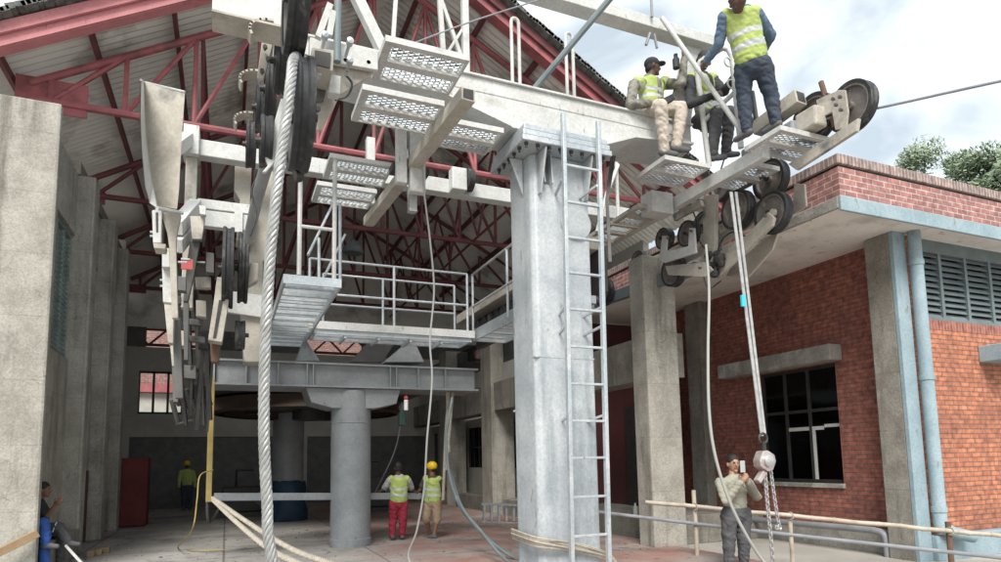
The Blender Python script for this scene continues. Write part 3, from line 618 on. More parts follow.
# ================================================================ LIFTING FRAME above
lf = thing('lifting_gantry', 'pale grey steel gantry beam crossing the sky over the seated worker', 'gantry', (4.5, 7.3, 6.5))
MB().box(1.2, 7.0, 7.25, 7.5, 7.93, 8.1).build('beam', M['greypaint'] if False else M['white'], lf, bevel=.01)
MB().prism([at(688, 40, Y=7.4), at(702, 42, Y=7.4), at(690, 128, Y=7.4), at(667, 128, Y=7.4), at(676, 90, Y=7.4)], (0, .08, 0)).build('tapered_leg', M['white'], lf)
p = at(662, 18, Y=7.15); q = at(742, 132, Y=6.5); MB().tube([p, q], .036, 12).build('diagonal_brace', M['white'], lf, smooth=True)
for (a, c, w) in (((352, -12), (388, 62), .13), ((464, -25), (466, 75), .085), ((438, -25), (443, 50), .06), ((434, -20), (462, 60), .05), ((462, 30), (446, 55), .035), ((397, -20), (393, 40), .05)):
    p = at(*a, Y=7.35); q = at(*c, Y=7.35); MB().bar(p, q, w, w, up=(0, 1, 0)).build('leg', M['white'], lf, bevel=.006)
for (a, c) in (((651, -10), (652, 17)), ((650, 33), (646, 45)), ((654, 34), (657, 48))):
    MB().tube([at(*a, Y=7.2), at(*c, Y=7.2)], .022, 6).build('sling_rod', M['greypaint'], lf)
# ================================================================ STEP PLATFORMS
def mesh_panel(x0, x1, y0, y1, z, parent, c='galv', dx=.042, t=.009):
    mb = MB(); W = x1-x0; H = y1-y0; k = -H*1.9
    sl = .53; dx *= 1.35
    for sgn in (1, -1):
        s = -H/sl
        while s < W+H/sl:
            # strip from (x0+s, y0) going with slope
            a = [x0+s, y0]; b = [x0+s+sgn*H/sl, y1]
            # clip in x
            def clip(a, b):
                (ax, ay), (bx, by) = a, b
                if ax == bx: return None
                ts = sorted([((x0-ax)/(bx-ax)), ((x1-ax)/(bx-ax))]); t0 = max(0, ts[0]); t1 = min(1, ts[1])
                if t1-t0 < .02: return None
                return (ax+(bx-ax)*t0, ay+(by-ay)*t0), (ax+(bx-ax)*t1, ay+(by-ay)*t1)
            r = clip(a, b)
            if r: mb.bar((*r[0], z+(.004 if sgn > 0 else -.004)), (*r[1], z+(.004 if sgn > 0 else -.004)), t, .012)
            s += dx*2
    return mb.build('mesh_panel', M[c], parent)
def tread(root, x0, x1, y0, y1, z, m='white', rows=2):
    x0, x1 = sorted((x0, x1)); h = .055
    f = MB(); t = .022
    f.box(x0, x1, y0, y0+t, z-h, z+.01).box(x0, x1, y1-t, y1, z-h, z+.01).box(x0, x0+t, y0+t, y1-t, z-h, z+.01).box(x1-t, x1, y0+t, y1-t, z-h, z+.01)
    if rows == 2:
        ym = (y0+y1)/2; f.box(x0+t, x1-t, ym-.05, ym+.05, z-h-.02, z-.012)
    f.box(x0+t, x1-t, y0+t, y0+t+.05, z-h, z-h+.008).box(x0+t, x0+t+.06, y0+t+.05, y1-t, z-h, z-h+.008)
    fo = f.build('tread', M[m], root)
    mesh_panel(x0+t, x1-t, y0+t, y1-t, z-.004, fo, 'galv')
    return fo
pl = thing('step_platform', 'white beam of mesh footboards running back beside the left wheels', 'platform', (2.2, 6.2, 5.6), 'mesh step platforms on the tower')
MB().bar((2.38, 6.3, 5.61), (2.12, 10.5, 5.61), .17, .15).build('spine_beam', M['tan'], pl, bevel=.006)
MB().box(2.32, 2.44, 6.293, 6.31, 5.555, 5.665).build('open_end', M['dark'], pl)
for (x0, x1, y0, y1) in ((1.35, 2.24, 5.87, 6.55), (1.3, 2.26, 6.78, 7.5), (2.4, 3.16, 7.1, 7.75), (1.2, 2.08, 8.55, 9.25), (1.15, 2.05, 9.5, 10.2)): tread(pl, x0, x1, y0, y1, 5.76)
p = at(412, 170, Y=8.3); MB().box(p.x-.3, p.x+.22, 8.2, 8.4, p.z-.08, p.z+.02).build('clamp_plate', M['dark'], pl)
MB().box(2.2, 2.42, 8.1, 8.22, 5.2, 6.3).build('hanger', M['white'], pl, bevel=.01)
MB().box(2.02, 2.16, 8.1, 8.22, 5.3, 6.3).build('hanger', M['white'], pl, bevel=.01)
pr = thing('step_platform', 'white beam of mesh footboards under the three workers', 'platform', (6.7, 7, 5.6), 'mesh step platforms on the tower')
MB().bar((6.67, 6.2, 5.66), (6.62, 10.9, 5.66), .12, .19).build('spine_beam', M['white'], pr, bevel=.006)
for (x0, x1, y0, y1) in ((5.6, 6.42, 7.0, 7.75), (6.74, 7.45, 6.7, 7.5), (6.5, 7.5, 5.79, 6.42), (6.74, 7.4, 7.95, 8.4)): tread(pr, x0, x1, y0, y1, 5.79)
for (ya, yb) in ((8.2, 8.95), (9.0, 9.75), (9.8, 10.5)): tread(pr, 5.98, 6.54, ya, yb, 5.60, 'tan')
MB().box(6.14, 6.56, 8.05, 8.35, 5.45, 5.8).build('bracket_box', M['white'], pr, bevel=.01)
# guard hoop on the right platform
hp = [at(709, 166, Y=7.1), at(697, 70, Y=7.05)]
hp += [at(700, 62, Y=7.0), at(722, 48, Y=6.75), at(728, 49, Y=6.7), at(732, 56, Y=6.66), at(741, 148, Y=6.62)]
MB().tube(hp, .042, 10).build('guard_hoop', M['white'], pr, smooth=True)
MB().tube([at(704, 121, Y=7.08), at(735, 92, Y=6.68)], .035, 8).build('hoop_bar', M['white'], pr, smooth=True)
for (px, py) in ((733, 62), (736, 84)):
    p = at(px-5, py, Y=6.66); MB().lathe(p, (0, 1, 0), [(.055, -.008), (.075, -.008), (.075, .008), (.055, .008)], 16, caps=False).build('ring', M['white'], pr)
MB().tube([at(616, 158, Y=10.0), at(619, 242, Y=10.0)], .035, 8).build('stay', M['white'], pr, smooth=True)
MB().tube([at(618, 165, Y=10.0), at(606, 196, Y=9.6), at(597, 232, Y=9.4)], .035, 8).build('stay', M['white'], pr, smooth=True)
MB().tube([at(690, 148, Y=7.7), at(668, 164, Y=8.2)], .04, 8).build('stay', M['white'], pr, smooth=True)
# ================================================================ CATWALKS
def grating(root, x0, x1, y0, y1, z, nx=8, ny=40):
    f = MB(); t = .03
    f.box(x0, x1, y0, y0+t, z-.12, z).box(x0, x1, y1-t, y1, z-.12, z).box(x0, x0+t, y0+t, y1-t, z-.12, z).box(x1-t, x1, y0+t, y1-t, z-.12, z)
    f.build('edge_frame', M['galv'], root)
    g = MB()
    n = int((y1-y0)/.052)
    for i in range(1, n): y = y0+(y1-y0)*i/n; g.box(x0+t, x1-t, y-.004, y+.004, z-.022, z-.008)
    n = int((y1-y0)/.42)
    for i in range(1, n): y = y0+(y1-y0)*i/n; g.box(x0+t, x1-t, y-.02, y+.02, z-.07, z-.024)
    g.build('grating', M['galv'], root)
def railing(root, pts, name='railing', h=1.15, r=.022, posts=None, mids=(.6,), toe=True, m='galv'):
    mb = MB()
    for hh in (h,)+tuple(mids): mb.tube([V(p)+V((0, 0, hh)) for p in pts], r, 8)
    for p in (posts or pts): mb.tube([V(p), V(p)+V((0, 0, h))], r*1.15, 8)
    if toe:
        for a, b in zip(pts, pts[1:]): mb.bar(V(a)+V((0, 0, .05)), V(b)+V((0, 0, .05)), .012, .1)
    return mb.build(name, M[m], root, smooth=True)
c1 = thing('side_catwalk', 'galvanised grating catwalk seen from below, sloping away just right of the thick rope', 'catwalk', (1.1, 10, 4), 'grating catwalks round the machinery')
grating(c1, .62, 1.36, 8.5, 13.2, 4.0)
for (px, y1) in ((299, 275), (334, 282)):
    p = at(px, y1, Y=8.6); t = at(px, 195, Y=8.6); MB().tube([p, (p.x, 8.6, 5.75)], .03, 8).build('hanger_post', M['white'], c1, smooth=True)
p = at(299, 226, Y=8.6); q = at(334, 230, Y=8.6); MB().tube([p, q], .025, 8).build('cross_rail', M['white'], c1, smooth=True)
for (a, c) in (((319, 238), (319, 278)), ((340, 205), (340, 283))): MB().tube([at(*a, Y=8.8), at(*c, Y=8.8)], .022, 8).build('hanger_post', M['galv'], c1, smooth=True)
MB().tube([at(325, 275, Y=9), at(345, 235, Y=10)], .02, 8).build('brace', M['galv'], c1, smooth=True)
MB().tube([at(308, 255, Y=9), at(335, 200, Y=10)], .02, 8).build('brace', M['galv'], c1, smooth=True)
c2 = thing('rear_catwalk', 'galvanised catwalk with double handrails crossing behind the pylon above the girder', 'catwalk', (2.8, 11.7, 3.9), 'grating catwalks round the machinery')
grating(c2, 1.36, 4.3, 11.4, 12.1, 3.94)
MB().box(1.25, 4.35, 11.36, 11.395, 3.9, 4.04).build('toe_board', M['white'], c2)
railing(c2, [(1.27, 11.4, 3.96), (4.22, 11.4, 3.96)], posts=[(1.27, 11.4, 3.96), (2.78, 11.4, 3.96), (4.22, 11.4, 3.96)], h=1.2, mids=(.58,), toe=False)
railing(c2, [(1.6, 12.1, 3.96), (4.2, 12.1, 3.96)], posts=[(2.73, 12.1, 3.96), (4.2, 12.1, 3.96), (1.6, 12.1, 3.96)], h=1.15, mids=(.57,), toe=False)
for x in (1.9, 2.5, 3.1, 3.7): MB().bar((x, 11.42, 3.8), (x, 12.08, 3.8), .04, .07).build('joist', M['galv'], c2)
c3 = thing('side_catwalk', 'galvanised catwalk with handrail leading forward to the left edge of the pylon', 'catwalk', (4.7, 10, 4), 'grating catwalks round the machinery')
grating(c3, 4.4, 5.1, 7.95+.2, 11.6, 4.0)
railing(c3, [(4.41, 8.2, 4), (4.41, 11.6, 4)], posts=[(4.41, 8.2, 4), (4.41, 9.9, 4), (4.41, 11.6, 4)], h=1.22, mids=(.57,))
mb = MB(); mb.box(4.9, 5.2, 8.2, 14, 4.75, 4.95); mb.build('conveyor_beam', M['tan'], c3, bevel=.01)
mb = MB(); mb.box(5.2, 5.35, 8.2, 13.5, 4.1, 4.75); mb.build('machine_bay', M['dark'], c3)
mb = MB()
for i in range(14): mb.lathe((5.05, 8.6+i*.36, 4.5), (1, 0, 0), [(.13, -.05), (.13, .05)], 14)
mb.build('tyre_bank', M['black'], c3)
MB().box(4.95, 5.15, 9.0, 9.4, 4.15, 4.8).build('bracket_plate', M['white'], c3)
# ================================================================ WHEEL TRAINS
def wheel(root, c, r, w=.09, disc='disc'):
    c = V(c)
    d = MB(); d.lathe(c, (1, 0, 0), [(.02, -w*.62), (r*.16, -w*.62), (r*.18, -w*.2), (r*.72, -w*.12), (r*.78, -w*.45), (r*.86, -w*.45), (r*.86, w*.45), (r*.78, w*.45), (r*.72, w*.12), (r*.18, w*.2), (r*.16, w*.62), (.02, w*.62)], 36)
    do = d.build('wheel', M[disc], root, smooth=True)
    t = MB(); t.lathe(c, (1, 0, 0), [(r*.855, -w*.5), (r*.98, -w*.55), (r, -w*.5), (r, -w*.25), (r*.955, -w*.12), (r*.955, w*.12), (r, w*.25), (r, w*.5), (r*.98, w*.55), (r*.855, w*.5)], 36, caps=False)
    t.build('tyre', M['black'], do, smooth=True)
    hb = MB(); hb.lathe(c, (1, 0, 0), [(.03, -w*.95), (.03, w*.95)], 10); hb.build('axle', M['dark'], do)
    return do
rt = thing('wheel_train', 'run of rubber-tyred guide wheels on pale arms beneath and beyond the standing worker', 'wheel train', (7.2, 7.5, 5.2), 'guide wheel trains')
for (px, py, X, r) in ((852, 107, 7.33, .33), (815, 118, 7.3, .33), (771, 180, 7.55, .31), (773, 213, 7.3, .31), (738, 210, 7.25, .31), (674, 271, 7.15, .28), (665, 239, 7.0, .19), (689, 234, 7.0, .22), (604, 292, 6.9, .28)):
    wheel(rt, at(px, py, X=X), r, .13)
def arm(root, pts, X, t=.05, m='tan', name='arm', dx=0): 
    P = [at(*q, X=X) for q in pts]; return MB().prism(P, (t, 0, 0)).build(name, M[m], root, bevel=.006)
arm(rt, ((816, 100), (838, 90), (845, 90), (848, 112), (846, 128), (835, 130), (832, 112), (824, 116), (818, 112)), 7.15, .03, 'tan', 'bracket_plate')
arm(rt, ((858, 118), (856, 131), (796, 170), (788, 164)), 7.12, .06, 'tan')
arm(rt, ((768, 212), (774, 218), (772, 226), (728, 268), (716, 278), (708, 276), (712, 262), (755, 226)), 7.14, .05, 'tan')
arm(rt, ((757, 210), (762, 220), (700, 256), (665, 272), (664, 262), (700, 246)), 7.36, .05, 'tan')
arm(rt, ((665, 266), (668, 275), (705, 277), (712, 270), (706, 262)), 6.98, .04, 'tan')
arm(rt, ((662, 236), (667, 236), (666, 252), (688, 246), (689, 228), (694, 228), (696, 253), (664, 263), (659, 260)), 6.88, .035, 'white')
arm(rt, ((778, 232), (772, 250), (748, 277), (726, 276), (730, 268), (765, 238)), 7.5, .04, 'tan', 'guard_plate')
arm(rt, ((703, 196), (715, 194), (714, 262), (703, 264)), 7.1, .08, 'tan', 'post')
arm(rt, ((794, 183), (804, 184), (806, 206), (792, 215)), 7.62, .04, 'tan', 'guard_plate')
mb = MB()
for k in range(9): mb.ball(at(707+random.uniform(0, 16), 254+random.uniform(0, 20), X=7.08), random.uniform(.05, .1), 8)
mb.build('hydraulic_block', M['dark'], rt, smooth=True)
mb = MB(); mb.bar(at(697, 268, X=7.25), at(596, 303, X=7.0), .1, .22); mb.build('rubber_rail', M['bluegrey'], rt, bevel=.01)
p = at(801, 97, X=7.05); q = at(757, 130, X=7.0)
mb = MB(); mb.bar(p, q, .2, .2); mb.build('box_tube', M['tan'], rt, bevel=.01)
d = (p-q).normalized(); MB().bar(p-d*.02, p+d*.004, .15, .15).build('tube_mouth', M['dark'], rt)
MB().box(6.9, 7.25, 5.95, 6.9, 5.86, 6.05).build('gear_housing', M['greypaint'], rt, bevel=.03)
MB().box(6.98, 7.2, 5.65, 5.98, 5.84, 6.12).build('gear_housing', M['tan'], rt, bevel=.03)
MB().tube([at(821, 82, X=7.25), at(835, 127, X=7.25)], .035, 8).build('rusty_pin', M['rust'], rt, smooth=True)
MB().tube([at(752, 92, X=6.95), at(757, 125, X=6.95)], .035, 8).build('pin', M['dark'], rt, smooth=True)
for (px, py) in ((833, 99), (840, 97), (836, 105), (841, 110), (722, 262), (716, 268), (765, 216), (700, 268), (668, 238), (691, 231)):
    p = at(px, py, X=7.08 if px > 700 else 6.85); MB().lathe(p, (1, 0, 0), [(.022, -.02), (.022, .012), (.012, .014), (.012, .03)], 8).build('bolt', M['greydark'], rt)
for pts in (((716, 256), (722, 240), (733, 232), (745, 236)), ((712, 262), (704, 275), (709, 288), (721, 281)), ((760, 122), (742, 131), (728, 150), (720, 172)), ((690, 205), (697, 222), (699, 240), (712, 256)), ((783, 118), (770, 140), (752, 158), (730, 178))):
    MB().tube(smooth_path([at(*q, X=7.0) for q in pts], 8), .012, 6).build('hydraulic_hose', M['black'], rt, smooth=True)
arm(rt, ((706, 203), (712, 202), (720, 250), (713, 252)), 7.2, .05, 'greydark', 'post')
for (px, py, X, r) in ((722, 186, 7.7, .26), (705, 226, 7.6, .26), (640, 262, 7.3, .22)): wheel(rt, at(px, py, X=X), r, .12)
arm(rt, ((690, 240), (740, 214), (742, 220), (692, 247)), 7.5, .06, 'tan', 'beam'); arm(rt, ((640, 262), (690, 240), (692, 246), (642, 269)), 7.35, .06, 'tan', 'beam')
arm(rt, ((745, 160), (800, 128), (806, 134), (748, 168)), 7.45, .08, 'greydark', 'beam')
for (px, py) in ((738, 210), (773, 213)): MB().lathe(at(px, py, X=7.2), (1, 0, 0), [(.06, -.02), (.06, .02), (.03, .03)], 12).build('hub_cap', M['tan'], rt)
arm(rt, ((672, 214), (700, 200), (702, 206), (674, 221)), 6.95, .06, 'tan', 'arm')
arm(rt, ((730, 188), (762, 172), (764, 177), (732, 194)), 7.4, .05, 'greydark', 'arm')
# left train
lt = thing('wheel_train', 'cluster of large black guide wheels that the thick strand rope hangs from', 'wheel train', (.4, 6, 4.5), 'guide wheel trains')
for (px, py, Y, r, w) in ((296, -6, 4.35, .40, .13), (300, 115, 4.6, .40, .13), (281, 62, 5.7, .27, .1), (270, 90, 6.4, .27, .1), (261, 108, 7.1, .27, .1), (251, 145, 7.8, .27, .1), (266, 142, 5.6, .22, .09), (228, 268, 9.2, .55, .13), (243, 268, 9.5, .5, .12), (240, 335, 9.4, .2, .12)):
    wheel(lt, at(px, py, Y=Y), r, w, 'dark')
# top guard box and catcher
a = at(212, 15, Y=5.2); c = at(287, 35, Y=5.2)
mb = MB(); mb.box(a.x, c.x, 5.15, 5.3, a.z, a.z+.6); mb.build('guard_box', M['white'], lt, bevel=.01)
mb = MB(); mb.box(a.x, c.x-.02, 5.12, 5.38, a.z-.02, a.z-.002); mb.build('guard_tray', M['tan'], lt)
def horn(px, py, Y, s):
    o = at(px, py, Y=Y); pts = []
    for k in range(8):
        t = k/7*2.0; pts.append(o+V((-s*math.sin(t)*.9, 0, s*(math.cos(t)-1)*.55)))
    mb = MB()
    for i in range(7): mb.bar(pts[i], pts[i+1], .16, .018, up=(0, 0, 1), ext=.008)
    mb.build('rope_catcher', M['tan'], lt)
horn(272, 26, 5.2, .19); horn(259, 75, 6.2, .19); horn(252, 116, 6.9, .19)
arm2 = lambda pts, Y, t, m, n='side_plate', b=.006: MB().prism([at(*q, Y=Y) for q in pts], (0, t, 0)).build(n, M[m], lt, bevel=b)
arm2(((262, 40), (274, 40), (264, 80), (257, 78)), 5.75, .03, 'tan')
arm2(((309, 40), (345, 45), (379, 52), (377, 70), (372, 74), (340, 95), (322, 130), (310, 130), (307, 95)), 5.3, .03, 'tan')
arm2(((310, 37), (378, 50), (378, 70), (310, 58)), 5.22, .05, 'white')
arm2(((312, 47), (334, 50), (333, 71), (312, 66)), 4.9, .3, 'tan', 'square_tube')
arm2(((315, 50), (331, 53), (330, 68), (315, 64)), 4.885, .01, 'dark', 'tube_mouth', 0)
MB().tube([at(338, -12, Y=5.1), at(337, 62, Y=5.1)], .032, 10).build('stay_rod', M['bluegrey'], lt, smooth=True)
arm2(((330, 74), (341, 76), (340, 94), (329, 92)), 5.05, .1, 'white', 'shackle')
for (a, c) in (((330, 5), (318, 38)), ((333, 12), (329, 36))): MB().bar(at(*a, Y=5.1), at(*c, Y=5.1), .05, .05).build('clevis_arm', M['white'], lt)
for (px, py) in ((309, 75), (319, 74), (350, 42), (325, 36), (309, 118), (350, 61)):
    p = at(px, py, Y=5.0); MB().lathe(p, (0, 1, 0), [(.0, -.04), (.028, -.03), (.028, .03), (.014, .032), (.014, .2)], 8).build('bolt', M['galv'], lt)
arm2(((296, 132), (306, 135), (305, 175), (297, 176), (294, 165)), 4.8, .15, 'dark', 'bearing_housing', .02)
arm2(((262, 150), (268, 165), (262, 172), (266, 172), (278, 158), (286, 100), (281, 98), (272, 130)), 5.5, .04, 'white', 'rocker_arm')
for (a, c) in (((225, 196), (228, 200)),): pass
MB().tube([at(268, 160, Y=6.0), at(258, 195, Y=6.8), at(248, 240, Y=8)], .06, 10).build('feed_tube', M['greypaint'], lt, smooth=True)
arm2(((217, 277), (231, 278), (229, 300), (222, 342), (208, 340), (214, 300)), 9.0, .25, 'tan', 'channel')
arm2(((219, 300), (223, 300), (216, 338), (213, 338)), 8.99, .02, 'dark', 'slot', 0)
arm2(((250, 262), (259, 263), (258, 280), (247, 286)), 9.3, .2, 'tan', 'block', .02)
arm2(((210, 342), (221, 343), (219, 362), (211, 362)), 9.3, .2, 'rust', 'block', .02)
for pts in (((262, 60), (256, 78), (262, 96), (270, 110)), ((310, 100), (316, 118), (312, 140), (305, 150)), ((262, 168), (252, 190), (256, 215), (250, 236)), ((345, 74), (352, 84), (347, 96), (335, 100))):
    MB().tube(smooth_path([at(*q, Y=5.25 if q[0] > 300 else 6.6) for q in pts], 8), .010, 6).build('cable', M['black'], lt, smooth=True)
for (px, py) in ((265, 48), (268, 60), (262, 72), (301, 140), (301, 152), (299, 168), (345, 62), (368, 64), (330, 90), (318, 110)):
    p = at(px, py, Y=5.25 if px > 300 else 5.7); MB().lathe(p, (0, 1, 0), [(.02, -.03), (.02, .0), (.01, .002), (.01, .03)], 6).build('bolt', M['greydark'], lt)
arm2(((318, 72), (330, 74), (324, 100), (314, 102)), 5.2, .04, 'greydark')
arm2(((286, 90), (292, 88), (284, 150), (278, 148)), 5.3, .04, 'tan', 'rocker_arm')
# ================================================================ GUIDE RAILS at far left
gr = thing('guide_rail', 'dusty flared guide rail like an open trumpet hanging at the upper left', 'guide rail', (-1.2, 7, 4))
Yg = 7.0
def gp(px, py, Y=Yg): return at(px, py, Y=Y)
# flared channel: back web, left flange, right flange (open to the viewer)
nseg = 8; L0 = [(144, 82), (145, 110), (147, 140), (150, 165), (153, 185), (158, 206)]; R0 = [(185, 92), (183, 120), (181, 150), (180, 170), (179, 190), (177, 209)]
mb = MB(); vs = []; fs = []
for i, (l, r) in enumerate(zip(L0, R0)):
    vs += [gp(*l, Yg+.25-.03*i), gp(*r, Yg), gp(*l, Yg+.27-.03*i), gp(*r, Yg+.02)]
for i in range(len(L0)-1):
    a = i*4; b = a+4; fs += [(a, a+1, b+1, b), (a+2, b+2, b+3, a+3)]
mb.add(vs, fs).build('web', M['tan'], gr)
LF = [(141, 80), (140.5, 115), (142, 150), (145, 185), (150, 203), (157, 208)]
vs = []; fs = []
for i, (l, e) in enumerate(zip(L0, LF)):
    vs += [gp(*l, Yg+.25-.03*i), gp(*e, Yg-.35)]
    vs += [gp(l[0]-.6, l[1], Yg+.26-.03*i), gp(e[0]-.6, e[1], Yg-.35)]
for i in range(5): a = i*4; b = a+4; fs += [(a, a+1, b+1, b), (a+2, b+2, b+3, a+3)]
MB().add(vs, fs).build('flange', M['white'], gr)
MB().tube([gp(141, 80, Yg-.35), gp(144, 82, Yg+.25), gp(185, 92)], .012, 6).build('lip', M['white'], gr)
MB().tube([gp(157, 208, Yg-.35), gp(182, 213)], .02, 6).build('lip', M['white'], gr)
def gpoly(pts, Y, t, m, n): return MB().prism([at(*q, Y=Y) for q in pts], (0, t, 0)).build(n, M[m], gr, bevel=.006)
gpoly(((160, 211), (181, 214), (177, 232), (176, 245), (178, 318), (172, 318), (169, 245), (167, 232)), 7.3, .10, 'tan', 'rail')
gpoly(((152, 210), (162, 209), (161, 243), (153, 243)), 7.25, .15, 'white', 'hanger_box')
gpoly(((155.5, 212), (158, 212), (158, 232), (156, 232)), 7.24, .02, 'dark', 'slot')
gpoly(((153, 243), (166, 244), (165, 249), (154, 248)), 7.25, .2, 'tan', 'hanger_plate')
gpoly(((162, 248), (169, 248), (170, 267), (162, 267)), 8.0, .12, 'white', 'hanger_box')
gpoly(((162, 267), (171, 268), (173, 303), (163, 302)), 8.1, .12, 'white', 'hanger_box')
gpoly(((164, 303), (174, 304), (173, 343), (168, 343)), 8.6, .2, 'tan', 'hanger_box')
gpoly(((170, 344), (177, 346), (177, 366), (172, 366)), 9.2, .2, 'tan', 'hanger_box')
gpoly(((172, 318), (180, 318), (183, 398), (175, 398)), 8.8, .15, 'greydark', 'rail')  # lower rail pieces: shadow put into the colour with this dark steel
gpoly(((172, 366), (178, 366), (178, 402), (173, 402)), 10.4, .2, 'greydark', 'rail')
gpoly(((190, 216), (205, 216), (202, 239), (192, 239)), 9.2, .14, 'tan', 'rail')
gpoly(((190, 241), (200, 241), (194, 275), (188, 301), (183, 301), (187, 262)), 9.3, .12, 'greydark', 'rail')
gpoly(((183, 302), (189, 302), (188, 360), (184, 360)), 9.9, .12, 'greydark', 'rail')
gpoly(((195, 277), (211, 277), (211, 288), (196, 287)), 9.6, .12, 'tan', 'cross_plate')
gpoly(((186, 318), (203, 320), (203, 326), (186, 324)), 10.2, .1, 'greydark', 'cross_plate')
gpoly(((186, 335), (205, 337), (205, 343), (186, 341)), 10.2, .1, 'greydark', 'cross_plate')
gpoly(((176, 296), (181, 296), (181, 304), (176, 304)), 8.7, .1, 'dark', 'block')
for a, b, w in (((188, 300), (192, 400), .05), ((196, 290), (199, 372), .06), ((203, 345), (196, 430), .05), ((207, 350), (210, 420), .06), ((213, 350), (207, 432), .035), ((201, 345), (204, 425), .03), ((181, 380), (186, 425), .05), ((192, 365), (190, 415), .04)):
    MB().bar(at(*a, Y=10.6), at(*b, Y=10.8), w, w).build('hanger_rod', M['dark'], gr)
for (x0_, y0_, x1_, y1_, Yy, mm) in ((178, 330, 186, 345, 10.0, 'tan'), (184, 365, 196, 378, 10.6, 'greydark'), (174, 352, 182, 362, 9.6, 'greydark'), (196, 300, 206, 316, 10.0, 'tan'), (191, 385, 206, 398, 10.8, 'dark'), (198, 330, 208, 348, 10.4, 'black'), (206, 252, 214, 272, 9.4, 'greydark'), (178, 276, 186, 290, 9.0, 'greydark'), (200, 362, 212, 372, 10.7, 'tan')):
    gpoly(((x0_, y0_), (x1_, y0_+1), (x1_, y1_+1), (x0_, y1_)), Yy, .16, mm, 'clamp_block')
for (px, py, Y) in ((150, 232, 7.4), (150, 236, 7.4), (160, 280, 8.2), (160, 286, 8.2), (178, 262, 8.4), (181, 259, 8.6), (196, 262, 9.4)):
    MB().tube([at(px, py, Y=Y), at(px+9, py+.5, Y=Y)], .013, 6).build('bolt', M['galv'], gr)
gpoly(((199, 205), (206, 206), (206, 215), (200, 214)), 9.1, .1, 'white', 'bolt_box')
p = at(187, 264, Y=8.6); MB().box(p.x-.065, p.x+.065, 8.6, 8.63, p.z-.065, p.z+.065).build('tag', M['redtag'], gr)
# dark hanging hydraulic arm at the end of the rails
mb = MB(); mb.tube([at(172, 400, Y=11), at(178, 424, Y=11), at(192, 421, Y=11), at(207, 431, Y=11)], .04, 8)
for k in range(7): mb.tube([at(176+k*5, 395-3*(k % 3), Y=11.2), at(180+k*5, 405+4*(k % 2), Y=11.3)], .05, 6)
mb.build('end_linkage', M['dark'], gr, smooth=True)
# ================================================================ BULLWHEEL in the hall
bwl = thing('bullwheel', 'huge brown-rimmed horizontal bullwheel slung low under the portal, mostly in shadow', 'bullwheel', (1.9, 16.8, 2.9))
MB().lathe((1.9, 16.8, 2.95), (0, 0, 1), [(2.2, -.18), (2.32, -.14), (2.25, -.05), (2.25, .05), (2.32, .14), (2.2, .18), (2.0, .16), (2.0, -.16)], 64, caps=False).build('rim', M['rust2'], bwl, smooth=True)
MB().lathe((1.9, 16.8, 2.95), (0, 0, 1), [(.4, -.3), (.4, .4)], 24).build('hub', M['dark'], bwl)
for k in range(8):
    a = k*math.pi/4; MB().bar((1.9, 16.8, 2.95), (1.9+2.0*math.cos(a), 16.8+2.0*math.sin(a), 2.95), .18, .14).build('spoke', M['dark'], bwl)
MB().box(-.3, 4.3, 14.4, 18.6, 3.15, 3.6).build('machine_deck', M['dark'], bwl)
rc = thing('round_column', 'second round steel column deep inside the hall with a blue tarp round its foot', 'column', (1.2, 18.5, 0))
p = at(288, 500, Z=0)
p = at(288, 470, Y=19); MB().lathe((p.x, 19, 0), (0, 0, 1), [(.42, .8), (.42, 3.0)], 28).build('shaft', M['greypaint'], rc, smooth=True)
mb = MB(); mb.lathe((p.x, 19, 0), (0, 0, 1), [(.50, 0), (.54, .3), (.48, .6), (.50, .9), (.46, 1.05), (.43, 1.1)], 24)
for i in range(len(mb.v)): mb.v[i] += V((random.uniform(-.04, .04), random.uniform(-.04, .04), random.uniform(-.03, .03)))
mb.build('tarp', M['bluebarrel'], rc, smooth=True)
#@@SMALL
# ================================================================ ROPES, CABLES, RAILS
def strand_rope(name, pts, r, m, lay=.35, ns=6, step=.03):
    path = smooth_path(pts, 30); L_ = [0]
    for a, b in zip(path, path[1:]): L_.append(L_[-1]+(b-a).length)
    tot = L_[-1]; n = int(tot/step); cs = []; j = 0
    for i in range(n+1):
        s = tot*i/n
        while j < len(L_)-2 and L_[j+1] < s: j += 1
        t = (s-L_[j])/max(1e-6, L_[j+1]-L_[j]); cs.append(path[j].lerp(path[j+1], min(1, t)))
    mb = MB(); up = None; fr = []
    for i, p in enumerate(cs):
        d = (cs[min(i+1, n)]-cs[max(i-1, 0)]).normalized()
        if up is None: up = d.orthogonal().normalized()
        up = (up-d*up.dot(d)).normalized(); fr.append((p, up.copy(), d.cross(up)))
    for k in range(ns):
        mb.tube([p+u*(math.cos(6.2832*(k/ns+tot*i/n/lay))*r*.62)+q*(math.sin(6.2832*(k/ns+tot*i/n/lay))*r*.62) for i, (p, u, q) in enumerate(fr)], r*.40, 7)
    mb.tube(cs[::3]+[cs[-1]], r*.55, 6)
    return mb.build(name, M[m], smooth=True)
def P_(px, py, **k): return at(px, py, **k)
z0 = at(273, 562, Y=4.28)
o = strand_rope('strand_rope', [at(303, 60, Y=4.8), at(298, 56, Y=4.5), at(293, 62, Y=4.2), at(291, 80, Y=4.12), at(286, 120, Y=4.1), at(278, 180, Y=4.1), at(270, 260, Y=4.12), at(265, 350, Y=4.15), at(264, 430, Y=4.2), at(267, 500, Y=4.22), at(273, 562, Y=4.25), V((.55, 4.3, .05)), V((.75, 4.2, .04))], .035, 'rope', .26)
tag(o, 'very thick pale strand rope hanging from the left wheels down past the girder', 'rope')
